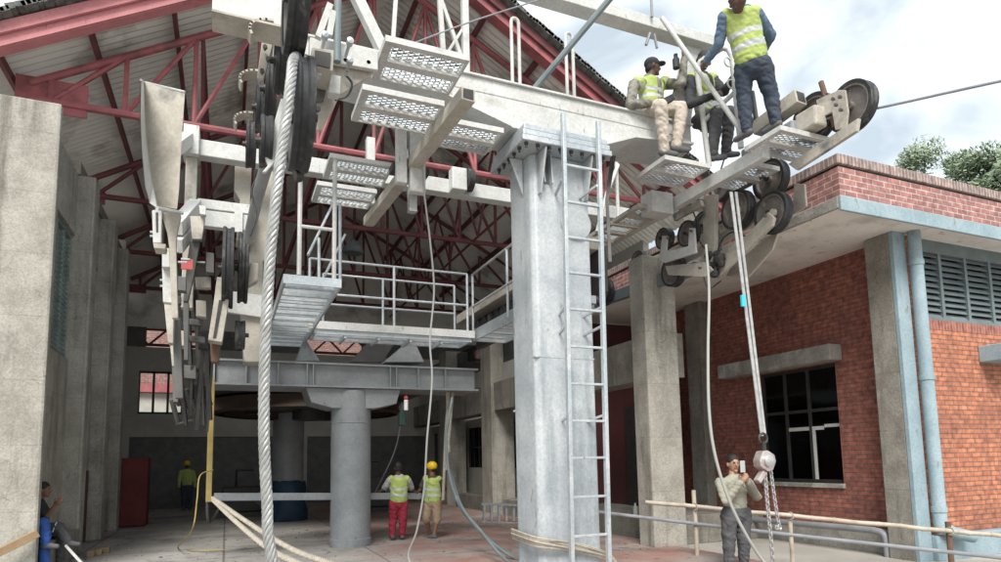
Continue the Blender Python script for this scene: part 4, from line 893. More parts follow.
def line(name, pts, r, m, label, cat, group=None, n=8):
    o = MB().tube(smooth_path(pts, 8), r, n).build(name, M[m], smooth=True); return tag(o, label, cat, group)
a = at(790, 126, Y=6.1); b = at(1001, 81, Y=4.0)
o = strand_rope('haul_rope', [a, a.lerp(b, .5)-V((0, 0, .01)), b, b+(b-a)*1.2], .017, 'dark' if False else 'pipe', .12, 6, .02)
tag(o, 'taut steel rope running from the guide wheels out of the picture at the upper right', 'rope')
line('strut_pole', [at(614, -6, Y=6.6), at(535, 88, Y=7.35)], .042, 'bluegrey', 'dark grey pole slanting up across the sky from the crosshead', 'pole')
line('stay_wire', [at(396, 50, Y=7.2), at(470, 22, Y=7.2), at(545, -2, Y=7.2)], .010, 'pipe', 'thin stay wire crossing above the left footboards', 'wire')
line('hose', [at(421, 140, Y=8), at(424, 190, Y=8), at(430, 240, Y=8), at(434, 290, Y=8.0), at(430, 340, Y=8.0), at(432, 380, Y=8.0), at(427, 440, Y=8.0), at(424, 490, Y=8.1), at(417, 530, Y=8.2), at(410, 562, Y=8.3), V((2.6, 7.6, .02))], .013, 'hose', 'pale hose hanging from the left footboards to the floor left of the pylon', 'hose', 'pale hoses hanging from the platforms')
line('hose', [at(706, 245, Y=7.3), at(709, 290, Y=6.9), at(708, 350, Y=6.6), at(709, 410, Y=6.4), at(715, 455, Y=6.3), at(729, 500, Y=6.2), at(748, 538, Y=6.1), at(768, 566, Y=6.0), V((6.1, 5.6, .02))], .019, 'hose', 'pale hose curving down in front of the man with the phone', 'hose', 'pale hoses hanging from the platforms')
line('hose', [at(452, 398, Y=12), at(446, 440, Y=11.6), at(452, 485, Y=11), at(470, 520, Y=10.4), V((4.2, 9.3, .02)), V((4.9, 8.6, .02))], .028, 'bluegrey', 'outer grey hose sweeping from the girder to the floor beside the pylon', 'hose', 'grey hoses lying to the pylon foot')
line('hose', [at(450, 470, Y=11.6), at(461, 505, Y=10.6), at(480, 530, Y=9.8), V((3.9, 8.7, .02)), V((4.5, 8.1, .02))], .026, 'bluegrey', 'inner grey hose lying on the floor to the pylon foot', 'hose', 'grey hoses lying to the pylon foot')
# yellowish hanging ropes behind the pair of workers
for k, (x0, x1, y1) in enumerate(((449, 443, 500), (453, 446, 470), (447, 449, 452))):
    line('rope', [at(x0, 392, Y=12.5), at((x0+x1)/2, 430, Y=12.5), at(x1, y1, Y=12.5)], .03, 'rope2', ['longest', 'middle', 'shortest'][k]+' tan rope hanging from the girder end beside the yellow helmet', 'rope', 'tan ropes hanging from the girder')
line('rope', [at(403, 405, Y=12.3), at(395, 450, Y=13), at(374, 495, Y=13.6)], .014, 'pipe', 'thin slanting grey line behind the worker in the yellow vest', 'rope')
# two long ropes from the yellow pole to the foreground
for k, (e, dz) in enumerate((((345, 570), 0), ((310, 570), -.05))):
    a = at(213, 498+k*2, Y=9.8); b = at(*e, Y=5.6)
    o = strand_rope('ground_rope', [a, a.lerp(b, .35)+V((0, 0, -.06)), a.lerp(b, .7)+V((0, 0, -.08)), b, b+(b-a)*.3], .030, 'rope2', .2, 4, .035)
    tag(o, ['upper of the two tan ropes stretched from the yellow pole to the lower edge', 'lower of the two tan ropes stretched from the yellow pole to the lower edge'][k], 'rope', 'tan ropes stretched from the yellow pole')
# yellow pole, floor bar
p = at(212, 385, Y=11.9)
tag(MB().box(p.x-.045, p.x+.045, 11.85, 11.95, .95, p.z+.1).build('yellow_pole', M['yellow'], bevel=.008), 'slim yellow upright hanging under the left end of the girder', 'pole')
a = at(214, 497, Y=11.9); b = at(443, 496, Y=13.2)
tag(MB().bar(a, b, .1, .13).build('floor_bar', M['greypaint'], bevel=.01), 'long grey bar held level at waist height between the yellow pole and two workers', 'bar')
line('cord', [at(213, 470, Y=11.6), at(200, 476, Y=11.4), at(197, 500, Y=11.2), at(192, 530, Y=10.8), at(178, 548, Z=.03), at(195, 551, Z=.02), at(225, 550, Z=.02)], .011, 'yellow', 'yellow cord looping from the yellow pole onto the floor', 'cord')
line('frame_rod', [at(207, 497, Y=12.2), at(209, 522, Y=12.2), at(222, 505, Y=12.6)], .025, 'dark', 'bent dark rod hanging below the foot of the yellow pole', 'rod')
# wraps round pylon foot
mb = MB()
for k in range(6):
    z = .50-.02*k+random.uniform(-.01, .01); w = .02+.02*random.random()
    pts = [(3.59-w, 8.0, z+.12), (3.58-w, 7.27-w, z+.1+random.uniform(-.02, .02)), (4.0, 7.24-w, z+random.uniform(-.02, .03)), (4.5+w, 7.25-w, z-.16+random.uniform(-.05, .03)), (4.75+k*.03, 7.2, max(.05, z-.34+random.uniform(-.04, .04))), (5.3+k*.1, 7.0, .05+.01*k), (6.0+.1*k, 6.6, .04)]
    mb.tube(smooth_path(pts, 8), random.choice((.009, .013, .016)), 6)
tag(mb.build('rope_lashing', M['rope2'], smooth=True), 'frayed tan rope wound round the foot of the grey pylon and trailing right', 'rope')
# hoist: sling, hook, body, chains
hs = thing('chain_hoist', 'silver chain hoist hanging from a long white sling in front of the brick wall', 'hoist', tuple(at(765, 460, Y=6.6)), None)
def sl(a, b, w):
    return MB().bar(a, b, w, .012, up=(0, 1, 0)).build('sling', M['sling'], hs)
sl(at(731, 192, Y=6.7), at(762, 436, Y=6.6), .05); sl(at(736, 192, Y=6.75), at(765, 436, Y=6.62), .045)
p = at(743, 301, Y=6.62); MB().box(p.x-.035, p.x+.035, 6.60, 6.63, p.z-.08, p.z+.08).build('tag', M['cyan'], hs)
c = at(763, 440, Y=6.6); mb = MB()
mb.tube([c+V((.07*math.cos(t), 0, .07*math.sin(t)+.02)) for t in [i*.5-1 for i in range(11)]], .018, 8); mb.tube([c+V((0, 0, -.02)), c+V((.01, 0, -.14))], .03, 8); mb.build('hook', M['dark'], hs, smooth=True)
c = at(765, 461, Y=6.6); R0_ = Matrix.Rotation(R(28), 3, 'Y')
mb = MB(); poly = [V((-.13, 0, .08)), V((-.06, 0, .13)), V((.07, 0, .13)), V((.13, 0, .06)), V((.13, 0, -.07)), V((.06, 0, -.13)), V((-.08, 0, -.13)), V((-.13, 0, -.06))]
mb.prism([c+R0_@q+V((0, -.06, 0)) for q in poly], (0, .14, 0)); mb.build('gear_case', M['hoist'], hs, bevel=.015)
mb = MB(); mb.lathe(c+V((0, -.06, 0)), (0, -1, 0), [(.085, 0), (.085, .03), (.06, .045), (.001, .05)], 20); mb.build('cover', M['chain'], hs, smooth=True)
c2_ = at(757, 482, Y=6.6); MB().bar(at(763, 472, Y=6.6), c2_, .09, .07).build('hand_wheel_guard', M['hoist'], hs, bevel=.01)
def chain(name, pts, parent, r=.009, L=.055, W=.034):
    path = smooth_path(pts, 20); mb = MB(); acc = 0; k = 0; last = path[0]; j = 0
    tot = sum((b-a).length for a, b in zip(path, path[1:])); n = int(tot/(L*.72)); seg = []; L_ = [0]
    for a, b in zip(path, path[1:]): L_.append(L_[-1]+(b-a).length)
    for i in range(n):
        s = tot*i/n
        while j < len(L_)-2 and L_[j+1] < s: j += 1
        a = path[j].lerp(path[j+1], (s-L_[j])/max(1e-6, L_[j+1]-L_[j])); d = (path[j+1]-path[j]).normalized()
        u = V((1, 0, 0)) if i % 2 else V((0, 1, 0)); u = (u-d*u.dot(d)).normalized()
        mb.tube([a+d*(math.cos(t)*L/2)+u*(math.sin(t)*W/2) for t in [q*math.pi/4 for q in range(9)]], r, 5, cap=False)
    return mb.build(name, M['chain'], parent, smooth=True)
chain('load_chain', [at(765, 474, Y=6.6), at(768, 510, Y=6.6), at(771, 540, Y=6.6), at(773, 566, Y=6.6), at(774, 590, Y=6.6)], hs, .012, .07, .045)
chain('hand_chain', [at(770, 466, Y=6.62), at(774, 495, Y=6.62), at(778, 520, Y=6.62), at(780, 529, Y=6.62), at(774, 526, Y=6.62)], hs, .011, .065, .042)
# bamboo rail with posts, steel pipe, pvc pipe
def bamboo(mb, a, b, r):
    a = V(a); b = V(b); n = int((b-a).length/.32)+1; pts = []; 
    for i in range(n+1):
        p = a.lerp(b, i/n)+V((0, random.uniform(-.008, .008), random.uniform(-.008, .008))); pts.append(p)
    mb.tube(pts, r, 10)
    for p in pts[1:-1]:
        d = (b-a).normalized(); mb.tube([p-d*.012, p-d*.004, p+d*.004, p+d*.012], r*1.14, 10)
bf_ = thing('bamboo_rail', 'makeshift bamboo barrier pole on short posts in front of the brick wing', 'barrier', (8.2, 7.6, -.16))
mb = MB(); a = at(645, 502, Y=8.6); b = at(1003, 536, Y=6.0); bamboo(mb, a, b+(b-a)*.15, .033); mb.build('rail', M['bamboo'], bf_, smooth=True)
for (px, y0, y1, mt) in ((697, 490, 557, 'bamboo'), (793, 521, 566, 'bamboo'), (953, 522, 566, 'rust')):
    t = (px-645)/(1003-645); Yp = None
    # find depth on the rail line
    best = min((abs((lambda q: CX+F*(q-V((0,0,EYE))).dot(rgt)/(q-V((0,0,EYE))).dot(fwd))(a.lerp(b, k/400))-px), k) for k in range(401))[1]
    q = a.lerp(b, best/400); zt_ = at(px, y0, Y=q.y).z
    mb = MB(); bamboo(mb, (q.x, q.y+.06, -.16), (q.x-.005, q.y+.06, zt_), .034) if mt == 'bamboo' else mb.tube([(q.x, q.y+.06, -.16), (q.x, q.y+.06, zt_)], .04, 8)
    mb.build('post', M[mt], bf_, smooth=True)
    mb = MB()
    for k in range(3): mb.tube([q+V((-.03, math.sin(t)*.055+.02, math.cos(t)*.05+.01*k-.01)) for t in [i*.7 for i in range(10)]], .008, 5)
    mb.build('lashing', M['rope2'], bf_)
a = at(598, 512, Y=9.2); b = at(1003, 558, Y=5.6)
o = strand_rope('steel_cable', [a, a.lerp(b, .5)-V((0, 0, .015)), b, b+(b-a)*.2], .030, 'pipe', .2, 6, .03)
tag(o, 'grey steel cable stretched low in front of the man with the phone', 'cable')
pv = MB(); xq = XW-.22
pts = [at(680, 511, X=10.05), at(760, 520, X=10.05), at(860, 529, X=10.05), at(876, 531, X=10.05)]
c = pts[-1]; pts += [c+V((0, -.12, -.03)), c+V((0, -.17, -.12)), c+V((0, -.18, -.45))]
pv.tube(smooth_path(pts, 6), .058, 14)
tag(pv.build('waste_pipe', M['pipe'], smooth=True), 'grey plastic waste pipe running along the wing base and turning down', 'pipe')
# aluminium ladder lying by the plinth
al = thing('ladder', 'short grey ladder lying on its side against the plinth left of the pylon', 'ladder', tuple(at(500, 520, Y=15.0)))
for py in (504, 522):
    a = at(482, py, Y=15.2); b = at(545, py+2, Y=14.0); MB().bar(a, b, .06, .05).build('rail', M['galv'], al)
for k in range(9):
    a = at(484+k*7.4, 505, Y=15.15-k*.13); b = at(484+k*7.4, 521, Y=15.15-k*.13); MB().bar(a, b, .05).build('rung', M['galv'], al)
# bottle on the plinth
p = at(635, 500, Y=10.6); mb = MB(); zf = .4
mb.lathe((p.x, 10.6, zf), (0, 0, 1), [(.04, 0), (.045, .02), (.045, .17), (.018, .23), (.018, .27)], 14); tag(mb.build('water_bottle', M['stripe'], smooth=True), 'clear plastic water bottle standing on the plinth behind the ladder', 'bottle')
# little canister under the girder
p = at(406, 402, Y=12.1); mb = MB(); mb.cur = 0; mb.lathe((p.x, 12.1, p.z-.2), (0, 0, 1), [(.04, .04), (.04, .24)], 12); mb.cur = 1; mb.lathe((p.x, 12.1, p.z+.05), (0, 0, 1), [(.041, 0), (.041, .04), (.02, .07)], 12)
tag(mb.build('canister', [M['white_cloth'], M['redtag']]), 'small white canister with a red cap hanging under the girder', 'canister')
p = at(403, 420, Y=12.3); MBg = MB(); MBg.box(p.x-.08, p.x+.06, 12.25, 12.4, p.z-.12, p.z+.16); tag(MBg.build('cloth_bag', mat('dark_green', (.02, .05, .04), .8), bevel=.03), 'dark green bag hanging beside the white canister', 'bag')
# red cabinet
a = at(130, 458, Y=19.5); b = at(148, 511, Y=19.5)
cb_ = MB(); cb_.box(-3.2, at(148, 480, Y=19.5).x, 19.4, 20.0, 0.02, a.z)
tag(cb_.build('red_cabinet', mat('dull_red', (.16, .028, .026), .8, 0, (.10, .02, .02), 3), bevel=.02), 'tall dull red cabinet standing against the left wall deep in the hall', 'cabinet')
# plank, stick, blocks at left
tag(MB().bar(at(-8, 556, Y=10.9), at(38, 533, Y=11.1), .06, .11).build('timber', M['wood'], bevel=.006), 'sawn timber slanting across the foot of the front concrete pier', 'timber')
line('stick', [at(66, 546, Y=11.6), at(86, 568, Y=10.2)], .02, 'white', 'thin white stick leaning below the seated man', 'stick')
bk = None
for k in range(3):
    p = at(91+k*7.5, 556.5-k*2, Z=0); q = V((p.x, p.y, 0)); o = MB().box(q.x-.055, q.x+.06, q.y-.09, q.y+.09, .0, .1).build('wood_block', M['wood'], bevel=.008)
    tag(o, ['nearest wood block', 'middle wood block', 'farthest wood block'][k]+' in the short row on the floor by the second pillar', 'block', 'wood blocks in a row')
# seat ledge
MB().box(-3.0, -2.42, 11.55, 13.9, 0, .46).build('seat_ledge', M['concrete2'], hall, bevel=.01)
# machinery clutter at the back of the hall
for (x, y, sx, sy, sz, lb) in ((.6, 21.5, 1.4, 1.0, .9, 'dark machine housing on the hall floor left of the second round column'), (4.4, 21, 1.6, 1.1, 1.1, 'dark machine housing on the hall floor behind the worker in the yellow vest')):
    t = thing('machine', lb, 'machine', (x, y, 0)); MB().box(x-sx/2, x+sx/2, y-sy/2, y+sy/2, .15, sz).build('housing', M['dark'], t, bevel=.04)
    MB().box(x-sx*.6, x+sx*.6, y-sy*.6, y+sy*.6, 0, .15).build('base', M['dark'], t); mb = MB(); mb.lathe((x+sx*.3, y-sy/2, sz*.6), (0, -1, 0), [(.2, 0), (.22, .1), (.05, .18)], 16); mb.build('motor', M['bluegrey'], t, smooth=True)
    mb = MB(); mb.tube([(x-.3, y, sz), (x-.3, y, sz+.5), (x+.2, y, sz+.5)], .04, 8); mb.build('pipe', M['dark'], t)

mb = MB(); rd = random.Random(4)
for k in range(260):
    x = rd.uniform(-2.2, 7.0); y = rd.uniform(8.6, 17); q = rd.uniform(.01, .04)
    mb.bar((x, y, q*.35+.002), (x+rd.uniform(-1, 1)*q*2, y+rd.uniform(-1, 1)*q*2, q*.35+.002), q, q*.6)
o = mb.build('rubble', M['concrete2']); o['kind'] = 'stuff'; o['label'] = 'scattered grit and concrete crumbs on the station floor'
# ================================================================ PEOPLE
def remesh(prims, vox, name, mats, paint=None, parent=None, sm=6):
    mb = MB()
    for q in prims:
        if q[0] == 'c':
            _, a, b, ra, rb = q; a = V(a); b = V(b); n = max(2, int((b-a).length/(min(ra, rb)*.5)))
            mb.tube([a.lerp(b, i/n) for i in range(n+1)], ra, 12, rb); mb.ball(a, ra, 12); mb.ball(b, rb, 12)
        else:
            _, c, r, m3 = q; o = len(mb.v); mb.ball((0, 0, 0), r, 16)
            for i in range(o, len(mb.v)): mb.v[i] = V(c)+m3@mb.v[i]
    tmp = mb.build('tmp', M['skin'], None)
    mod = tmp.modifiers.new('r', 'REMESH'); mod.mode = 'VOXEL'; mod.voxel_size = vox; mod.use_smooth_shade = True
    m2 = tmp.modifiers.new('s', 'SMOOTH'); m2.factor = .5; m2.iterations = sm
    dg = bpy.context.evaluated_depsgraph_get(); me = bpy.data.meshes.new_from_object(tmp.evaluated_get(dg), depsgraph=dg)
    bpy.data.objects.remove(tmp); me.name = name; me.materials.clear()
    for m in mats: me.materials.append(m)
    if name in ('shirt', 'trousers', 'vest', 'shorts'):
        am = {'shirt': .010, 'trousers': .012, 'vest': .009, 'shorts': .012}[name]
        nn = [v.normal.copy() for v in me.vertices]
        for v, q in zip(me.vertices, nn):
            c = v.co; k = abs(mnoise.noise(V((c.x*7, c.y*7, c.z*13+c.x*6))))*2-.55
            v.co = c+q*(am*(k+.5*mnoise.noise(c*26)))
    for p in me.polygons:
        p.use_smooth = True; p.material_index = paint(p.center) if paint else 0
    off = parent_world(parent) if parent else V((0, 0, 0))
    if parent:
        for v in me.vertices: v.co -= off
    o = bpy.data.objects.new(name, me); COL.objects.link(o)
    if parent: o.parent = parent
    return o
def person(label, J, face, skin='skin', hair='hair', top='camo', sleeve='long', legs='beige', shorts=False, vest=None, hat=None, group=None, s=1.0, vox=.013, lookdown=0, side='r', vlen=1.0, feet=None, curl=1):
    J = {k: (at(v[0], v[1], Y=v[2]) if not isinstance(v, V) else v) for k, v in J.items()}
    f = V((face[0], face[1], 0)).normalized(); upz = V((0, 0, 1)); side_ = f.cross(upz).normalized()    # side_: the person's right
    hips = (J['lh']+J['rh'])/2; base = V((hips.x, hips.y, min(J['la'].z, J['ra'].z)-.08*s))
    root = thing('person', label, 'person', base, group)
    hf = (f+V((0, 0, -lookdown))).normalized(); hu = (upz-hf*hf.dot(upz)).normalized(); hs_ = hf.cross(hu)
    HM = Matrix((hs_, hf, hu)).transposed()      # local x=right, y=forward, z=up
    H = J['head']; sh0 = (J['ls']+J['rs'])/2; dH = H-sh0; H = sh0+dH.normalized()*min(dH.length, .262*s)
    I3 = Matrix.Identity(3); sh = (J['ls']+J['rs'])/2
    tu = (sh-hips).normalized(); ts = (J['rs']-J['ls']); ts = (ts-tu*ts.dot(tu)).normalized(); TM = Matrix((ts, tu.cross(ts), tu)).transposed()
    def head(g=0):
        return [('e', H+hu*.01*s, (.076*s+g, .094*s+g, .115*s+g), HM), ('e', H+hf*.018*s-hu*.055*s, (.056*s+g, .066*s+g, .062*s+g), HM)]
    def torso(g=0):
        L = []
        for t, w, d in ((0, .165, .115), (.12, .16, .112), (.25, .155, .11), (.38, .152, .11), (.5, .158, .112), (.62, .165, .115), (.74, .172, .118), (.85, .172, .112), (.95, .165, .095)):
            L.append(('e', hips.lerp(sh, t), (w*s+g, d*s+g, .15*s+g*.5), TM))
        return L
    def legp(k, g=0, full=True):
        h, kn, a = J[k+'h'], J[k+'k'], J[k+'a']
        L = [('c', h, kn, .088*s+g, .06*s+g)]
        L += [('c', kn, kn.lerp(a, .3), .058*s+g, .056*s+g), ('c', kn.lerp(a, .3), a, .056*s+g, .038*s+g)] if full else [('c', kn, kn.lerp(a, .12), .06*s+g, .062*s+g)]
        return L
    def armp(k, g=0, upto=1.0):
        a, e_, w_ = J[k+'s'], J[k+'e'], J[k+'w']; L = [('c', a, e_ if upto > .5 else a.lerp(e_, .75), .057*s+g, (.043 if upto > .5 else .052)*s+g)]
        if upto > .5: L += [('c', e_, w_, .042*s+g, .03*s+g)]
        return L
    body = head()+[('c', H-hu*.09*s-hf*.02*s, J['neck'] if 'neck' in J else sh, .052*s, .06*s), ('c', J['ls'], J['rs'], .06*s, .06*s)]+torso(-.01)
    body += [('e', H+hf*.10*s-hu*.02*s, (.014*s, .022*s, .026*s), HM), ('e', H+hf*.092*s+hu*.0*s, (.011*s, .016*s, .03*s), HM), ('e', H+hf*.085*s+hu*.03*s, (.045*s, .014*s, .012*s), HM), ('e', H+hf*.083*s-hu*.062*s, (.024*s, .014*s, .014*s), HM), ('e', H+hf*.07*s-hu*.1*s, (.025*s, .025*s, .018*s), HM)]
    for sg in (-1, 1): body.append(('e', H+hs_*(sg*.08*s)-hf*.005*s-hu*.01*s, (.012*s, .022*s, .034*s), HM))
    for k in 'lr': body += legp(k)+armp(k)
    # hands: palm, four fingers, thumb
    for k, sg in (('l', -1), ('r', 1)):
        w_ = J[k+'w']; d = (w_-J[k+'e']).normalized(); pu = (upz-d*d.dot(upz)); pu = pu.normalized() if pu.length > .2 else (f-d*d.dot(f)).normalized(); ps = d.cross(pu)
        PM = Matrix((ps, d, pu)).transposed(); body.append(('e', w_+d*.05*s, (.02*s, .05*s, .042*s), PM))
        for i in range(4):
            b0 = w_+d*.085*s+pu*((i-1.5)*.021*s); ln = (.034, .042, .044, .038)[i]*s
            k1 = b0+d*ln-ps*(.012*s*sg*curl); k2 = k1+d*ln*.5-ps*(.03*s*sg*curl); body += [('c', b0, k1, .0105*s, .0095*s), ('c', k1, k2, .0095*s, .0085*s)]
        t0 = w_+d*.03*s+pu*.035*s; t1 = t0+d*.035*s+pu*.03*s; body += [('c', t0, t1, .013*s, .011*s), ('c', t1, t1+d*.03*s+pu*.004*s, .011*s, .0095*s)]
    eyes = [H+hf*.093*s+hs_*(sg*.031*s)+hu*.012*s for sg in (-1, 1)]; mouth = H+hf*.098*s-hu*.06*s
    def paint(c):
        if min((c-e_).length for e_ in eyes) < .0145*s: return 2
        dm = c-mouth
        if abs(dm.dot(hs_)) < .024*s and abs(dm.dot(hu)) < .008*s and dm.dot(hf) > -.03*s: return 1
        return 0
    remesh(body, vox*.75, 'body', [M[skin], M['lip'], M['eye']], paint, root, 3)
    # hair cap
    hp_ = [('e', H-hf*.010*s+hu*.042*s, (.086*s, .097*s, .094*s), HM), ('e', H-hf*.045*s-hu*.02*s, (.072*s, .055*s, .07*s), HM)]
    if hat != 'hood': remesh(hp_, vox*.8, 'hair', [M[hair]], None, root, 2)
    if hat == 'cap':
        remesh([('e', H-hf*.006*s+hu*.05*s, (.092*s, .108*s, .085*s), HM), ('e', H+hf*.125*s+hu*.055*s, (.065*s, .07*s, .013*s), HM)], vox*.7, 'cap', [M['blackfab']], None, root, 2)
    if hat == 'helmet':
        remesh([('e', H-hf*.0*s+hu*.055*s, (.112*s, .128*s, .105*s), HM), ('e', H+hf*.1*s+hu*.03*s, (.09*s, .07*s, .014*s), HM)], vox*.8, 'helmet', [M['hat_y']], None, root, 2)
    loose = .030*s
    # trousers
    L = []
    for k in 'lr': L += legp(k, loose if not shorts else .026*s, not shorts)
    L += [('e', hips.lerp(sh, t), (.178*s, .142*s, h_*s), TM) for t, h_ in ((-.02, .15), (.1, .1))]
    remesh(L, vox, 'shorts' if shorts else 'trousers', [M[legs]], None, root, 4)
    # shirt
    L = torso(.014*s)[2:]+[('c', J['ls'], J['rs'], .074*s, .074*s)]
    for k in 'lr': L += armp(k, .02*s, 1 if sleeve == 'long' else 0)
    remesh(L, vox, 'shirt', [M[top]], None, root, 4)
    if vest:
        L = []
        for t, w, d in [(i*.075+.13, .168+.01*(i > 6), .122) for i in range(12)]:
            L.append(('e', hips.lerp(sh, 1-(1-t)*vlen), (w*s+.028*s, d*s+.03*s, .11*s), TM))
        for k in 'lr': L.append(('c', J[k+'s'].lerp(sh, .3), J[k+'s'].lerp(sh, .15)+V((0, 0, .02)), .088*s, .088*s))
        ln = (sh-hips).length
        def vp(c):
            t = (c-hips).dot(tu)/ln
            if t > .3 and t < .42: return 1
            if t > .56 and t < .66 : return 1
            # open front: strip of shirt colour where the vest is unzipped
            fr_ = (c-hips.lerp(sh, t)); 
            if fr_.dot(f) > 0 and abs(fr_.dot(ts)) < .05*s and t > .1: return 2
            return 0
        remesh(L, vox, 'vest', [M[vest], M['stripe'], M[top]], vp, root, 8)
    # shoes
    for i, k in enumerate('lr'):
        a = J[k+'a']; fd = f if not feet else (J_feet(feet[i])).normalized()
        remesh([('c', a-fd*.03*s-V((0, 0, .035*s)), a+fd*.06*s-V((0, 0, .04*s)), .047*s, .046*s), ('c', a+fd*.06*s-V((0, 0, .045*s)), a+fd*.15*s-V((0, 0, .055*s)), .045*s, .036*s), ('c', a, a-V((0, 0, .04*s)), .048*s, .05*s)], vox*.8, 'shoe', [M['shoe']], None, root, 2)
    return root
def J_feet(v): return V(v)
# 1 seated man on the crosshead
Yc = 7.5
person('man in a black cap and patterned shirt sitting on the white crosshead, one arm raised', dict(
    head=(653, 58, Yc), neck=(651, 76, Yc), ls=(667, 84, Yc+.1), rs=(634, 85, Yc-.1), le=(682, 84, 7.15), lw=(684, 60, 7.2), re=(630, 105, 7.25), rw=(656, 103, 7.1),
    lh=(660, 110, Yc+.02), rh=(644, 110, Yc-.02), lk=(682, 108, 7.1), rk=(661, 106, 7.0), la=(676, 146, 7.16), ra=(664, 150, 7.12)), (1, -.35), 'skin_d', 'hair', 'camo', 'long', 'beige', vest='hivis', hat='cap', s=1.12, group='workers on the tower')
p = at(676, 62, Y=7.15); mb = MB(); mb.lathe(p-V((0, 0, .1)), (0, 0, 1), [(.05, 0), (.052, .14), (.03, .17), (.03, .22)], 14); tag(mb.build('grease_bottle', M['black'], smooth=True), 'black bottle held up in the raised hand of the seated worker', 'bottle')
tag(MB().bar(at(662, 103, Y=7.0), at(672, 98, Y=7.0), .1, .09).build('tool_box', M['black'], bevel=.01), 'small dark tool held on the knee of the seated worker', 'tool')
# 2 crouching
person('bareheaded man in dark clothes and a yellow vest crouching behind the white guard hoop', dict(
    head=(704, 56, 7.25), neck=(699, 71, 7.35), ls=(713, 80, 7.4), rs=(690, 80, 7.25), le=(724, 92, 7.1), lw=(733, 78, 6.9), re=(690, 104, 7.0), rw=(712, 96, 6.85),
    lh=(716, 120, 7.55), rh=(700, 121, 7.4), lk=(730, 112, 7.05), rk=(716, 114, 6.95), la=(726, 152, 7.25), ra=(713, 155, 7.1)), (.8, -.7), 'skin_d', 'hair', 'blackfab', 'long', 'charcoal', vest='hivis', lookdown=.55, s=1.12, group='workers on the tower')
# 3 standing back
person('man in a blue shirt and long yellow-green vest standing on the footboards, back turned', dict(
    head=(737, -3, 5.95), neck=(738, 9, 6.0), ls=(724, 18, 6.2), rs=(757, 14, 6.0), le=(719, 44, 6.35), lw=(707, 60, 6.6), re=(771, 36, 6.15), rw=(765, 48, 6.45),
    lh=(744, 66, 6.2), rh=(762, 65, 6.05), lk=(744, 96, 6.3), rk=(771, 95, 6.1), la=(747, 130, 6.32), ra=(776, 122, 6.1)), (-.25, 1), 'skin_d', 'hair', 'bluefab', 'long', 'denim', vest='hivis', lookdown=.5, s=1.16, vlen=1.0, group='workers on the tower')
# 4,5 workers below
zfl = lambda px, py, Y: (px, py, Y)
person('worker seen from behind in a bright yellow vest, grey tee and crimson trousers', dict(
    head=(398, 467, 12.8), neck=(398, 475, 12.8), ls=(390, 480, 12.8), rs=(408, 480, 12.8), le=(383, 490, 12.95), lw=(375, 494, 13.0), re=(412, 490, 12.95), rw=(418, 494, 13.0),
    lh=(394, 503, 12.8), rh=(403, 503, 12.8), lk=(393, 519, 12.85), rk=(403, 519, 12.75), la=(392, 535, 12.8), ra=(402, 535, 12.8)), (.05, 1), 'skin_d', 'hair', 'greytee', 'short', 'maroontr', vest='hivis', s=.94, group='workers in the hall')
person('worker in a yellow helmet, dark tee and khaki shorts holding the grey bar', dict(
    head=(432, 467, 12.8), neck=(432, 475, 12.8), ls=(425, 480, 12.9), rs=(440, 481, 12.7), le=(421, 489, 12.95), lw=(416, 494, 13.1), re=(445, 492, 12.7), rw=(442, 501, 12.6),
    lh=(429, 503, 12.85), rh=(437, 503, 12.75), lk=(426, 518, 12.8), rk=(437, 519, 12.7), la=(430, 535, 12.95), ra=(434, 535, 12.7)), (-.55, .8), 'skin', 'hair', 'browntee', 'short', 'khaki', shorts=True, vest='hivis', hat='helmet', s=.94, group='workers in the hall')
# 6 far worker
person('distant worker in a helmet and yellow-green jacket standing in the dark back of the hall', dict(
    head=(187, 465, 25.5), neck=(187, 470, 25.5), ls=(181, 472, 25.5), rs=(193, 472, 25.5), le=(179, 480, 25.5), lw=(179, 487, 25.4), re=(195, 480, 25.5), rw=(195, 487, 25.4),
    lh=(184, 488, 25.5), rh=(190, 488, 25.5), lk=(184, 498, 25.45), rk=(190, 498, 25.5), la=(184, 508, 25.5), ra=(190, 508, 25.5)), (0, -1), 'skin_d', 'hair', 'hivis', 'long', 'denim', hat='helmet', s=1.0, vox=.02, group='workers in the hall')
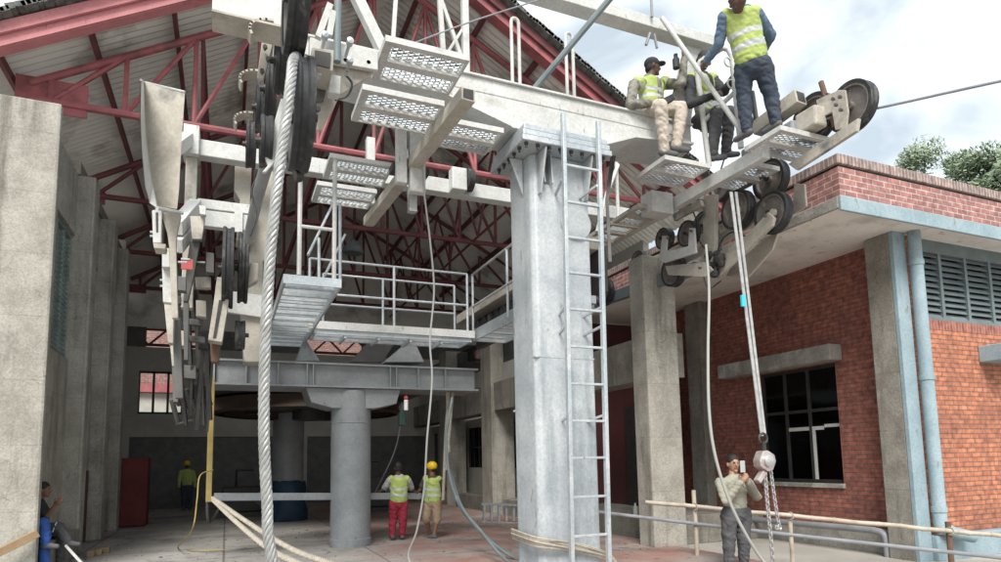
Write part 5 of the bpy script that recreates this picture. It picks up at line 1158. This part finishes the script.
# 7 man with phone
ym = 7.2
m7 = person('man in a sage sweater and charcoal trousers photographing with a phone', dict(
    head=(733, 461, ym), neck=(733, 475, ym), ls=(748, 483, ym-.02), rs=(720, 483, ym), le=(757, 497, ym-.12), lw=(748, 482, ym-.3), re=(726, 501, ym-.15), rw=(740, 483, ym-.3),
    lh=(743, 514, ym), rh=(729, 514, ym), lk=(744, 540, ym-.05), rk=(729, 540, ym), la=at(744, 563, Y=ym)*1, ra=at(729, 563, Y=ym)*1), (-.30, -.95), 'skin_l', 'hair', 'sage', 'long', 'charcoal', s=1.04, vox=.011)
p = at(743, 467, Y=ym-.40); ph = MB(); ph.box(p.x-.042, p.x+.042, p.y, p.y+.012, p.z-.075, p.z+.085); po = tag(ph.build('phone', M['stripe'], bevel=.006), 'pale phone held up by the man in the sage sweater', 'phone')
# 8,9 seated pair at the left
person('man in a dark tee sitting cross-legged by the front pier with one hand raised', dict(
    head=(44, 489, 12.3), neck=(39, 499, 12.3), ls=(36, 506, 12.45), rs=(42, 507, 12.1), le=(40, 522, 12.3), lw=(51, 526, 12.1), re=(47, 516, 11.95), rw=(55, 506, 11.9),
    lh=(40, 534, 12.4), rh=(41, 534, 12.15), lk=(60, 531, 12.2), rk=(58, 527, 12.0), la=(60, 560, 12.2), ra=(68, 541, 11.9)), (1, -.25), 'skin', 'hair', 'blackfab', 'short', 'charcoal', s=1.0, group='men sitting by the pier')
tag(MB().bar(at(53, 532, Y=11.95), at(57, 522, Y=11.95), .07, .01).build('paper', M['white_cloth']), 'folded white paper in the hand of the seated man', 'paper')
person('man in royal blue trousers almost hidden by the front pier, one shoe sticking out', dict(
    head=(22, 486, 11.9), neck=(20, 497, 11.9), ls=(16, 506, 12.0), rs=(22, 507, 11.7), le=(20, 522, 11.9), lw=(30, 526, 11.8), re=(26, 520, 11.65), rw=(33, 526, 11.7),
    lh=(22, 532, 12.0), rh=(22, 532, 11.75), lk=(44, 527, 11.6), rk=(43, 524, 11.5), la=(44, 566, 11.5), ra=(46, 543, 11.45)), (1, -.25), 'skin', 'hair', 'blackfab', 'short', 'royal', s=1.0, group='men sitting by the pier')
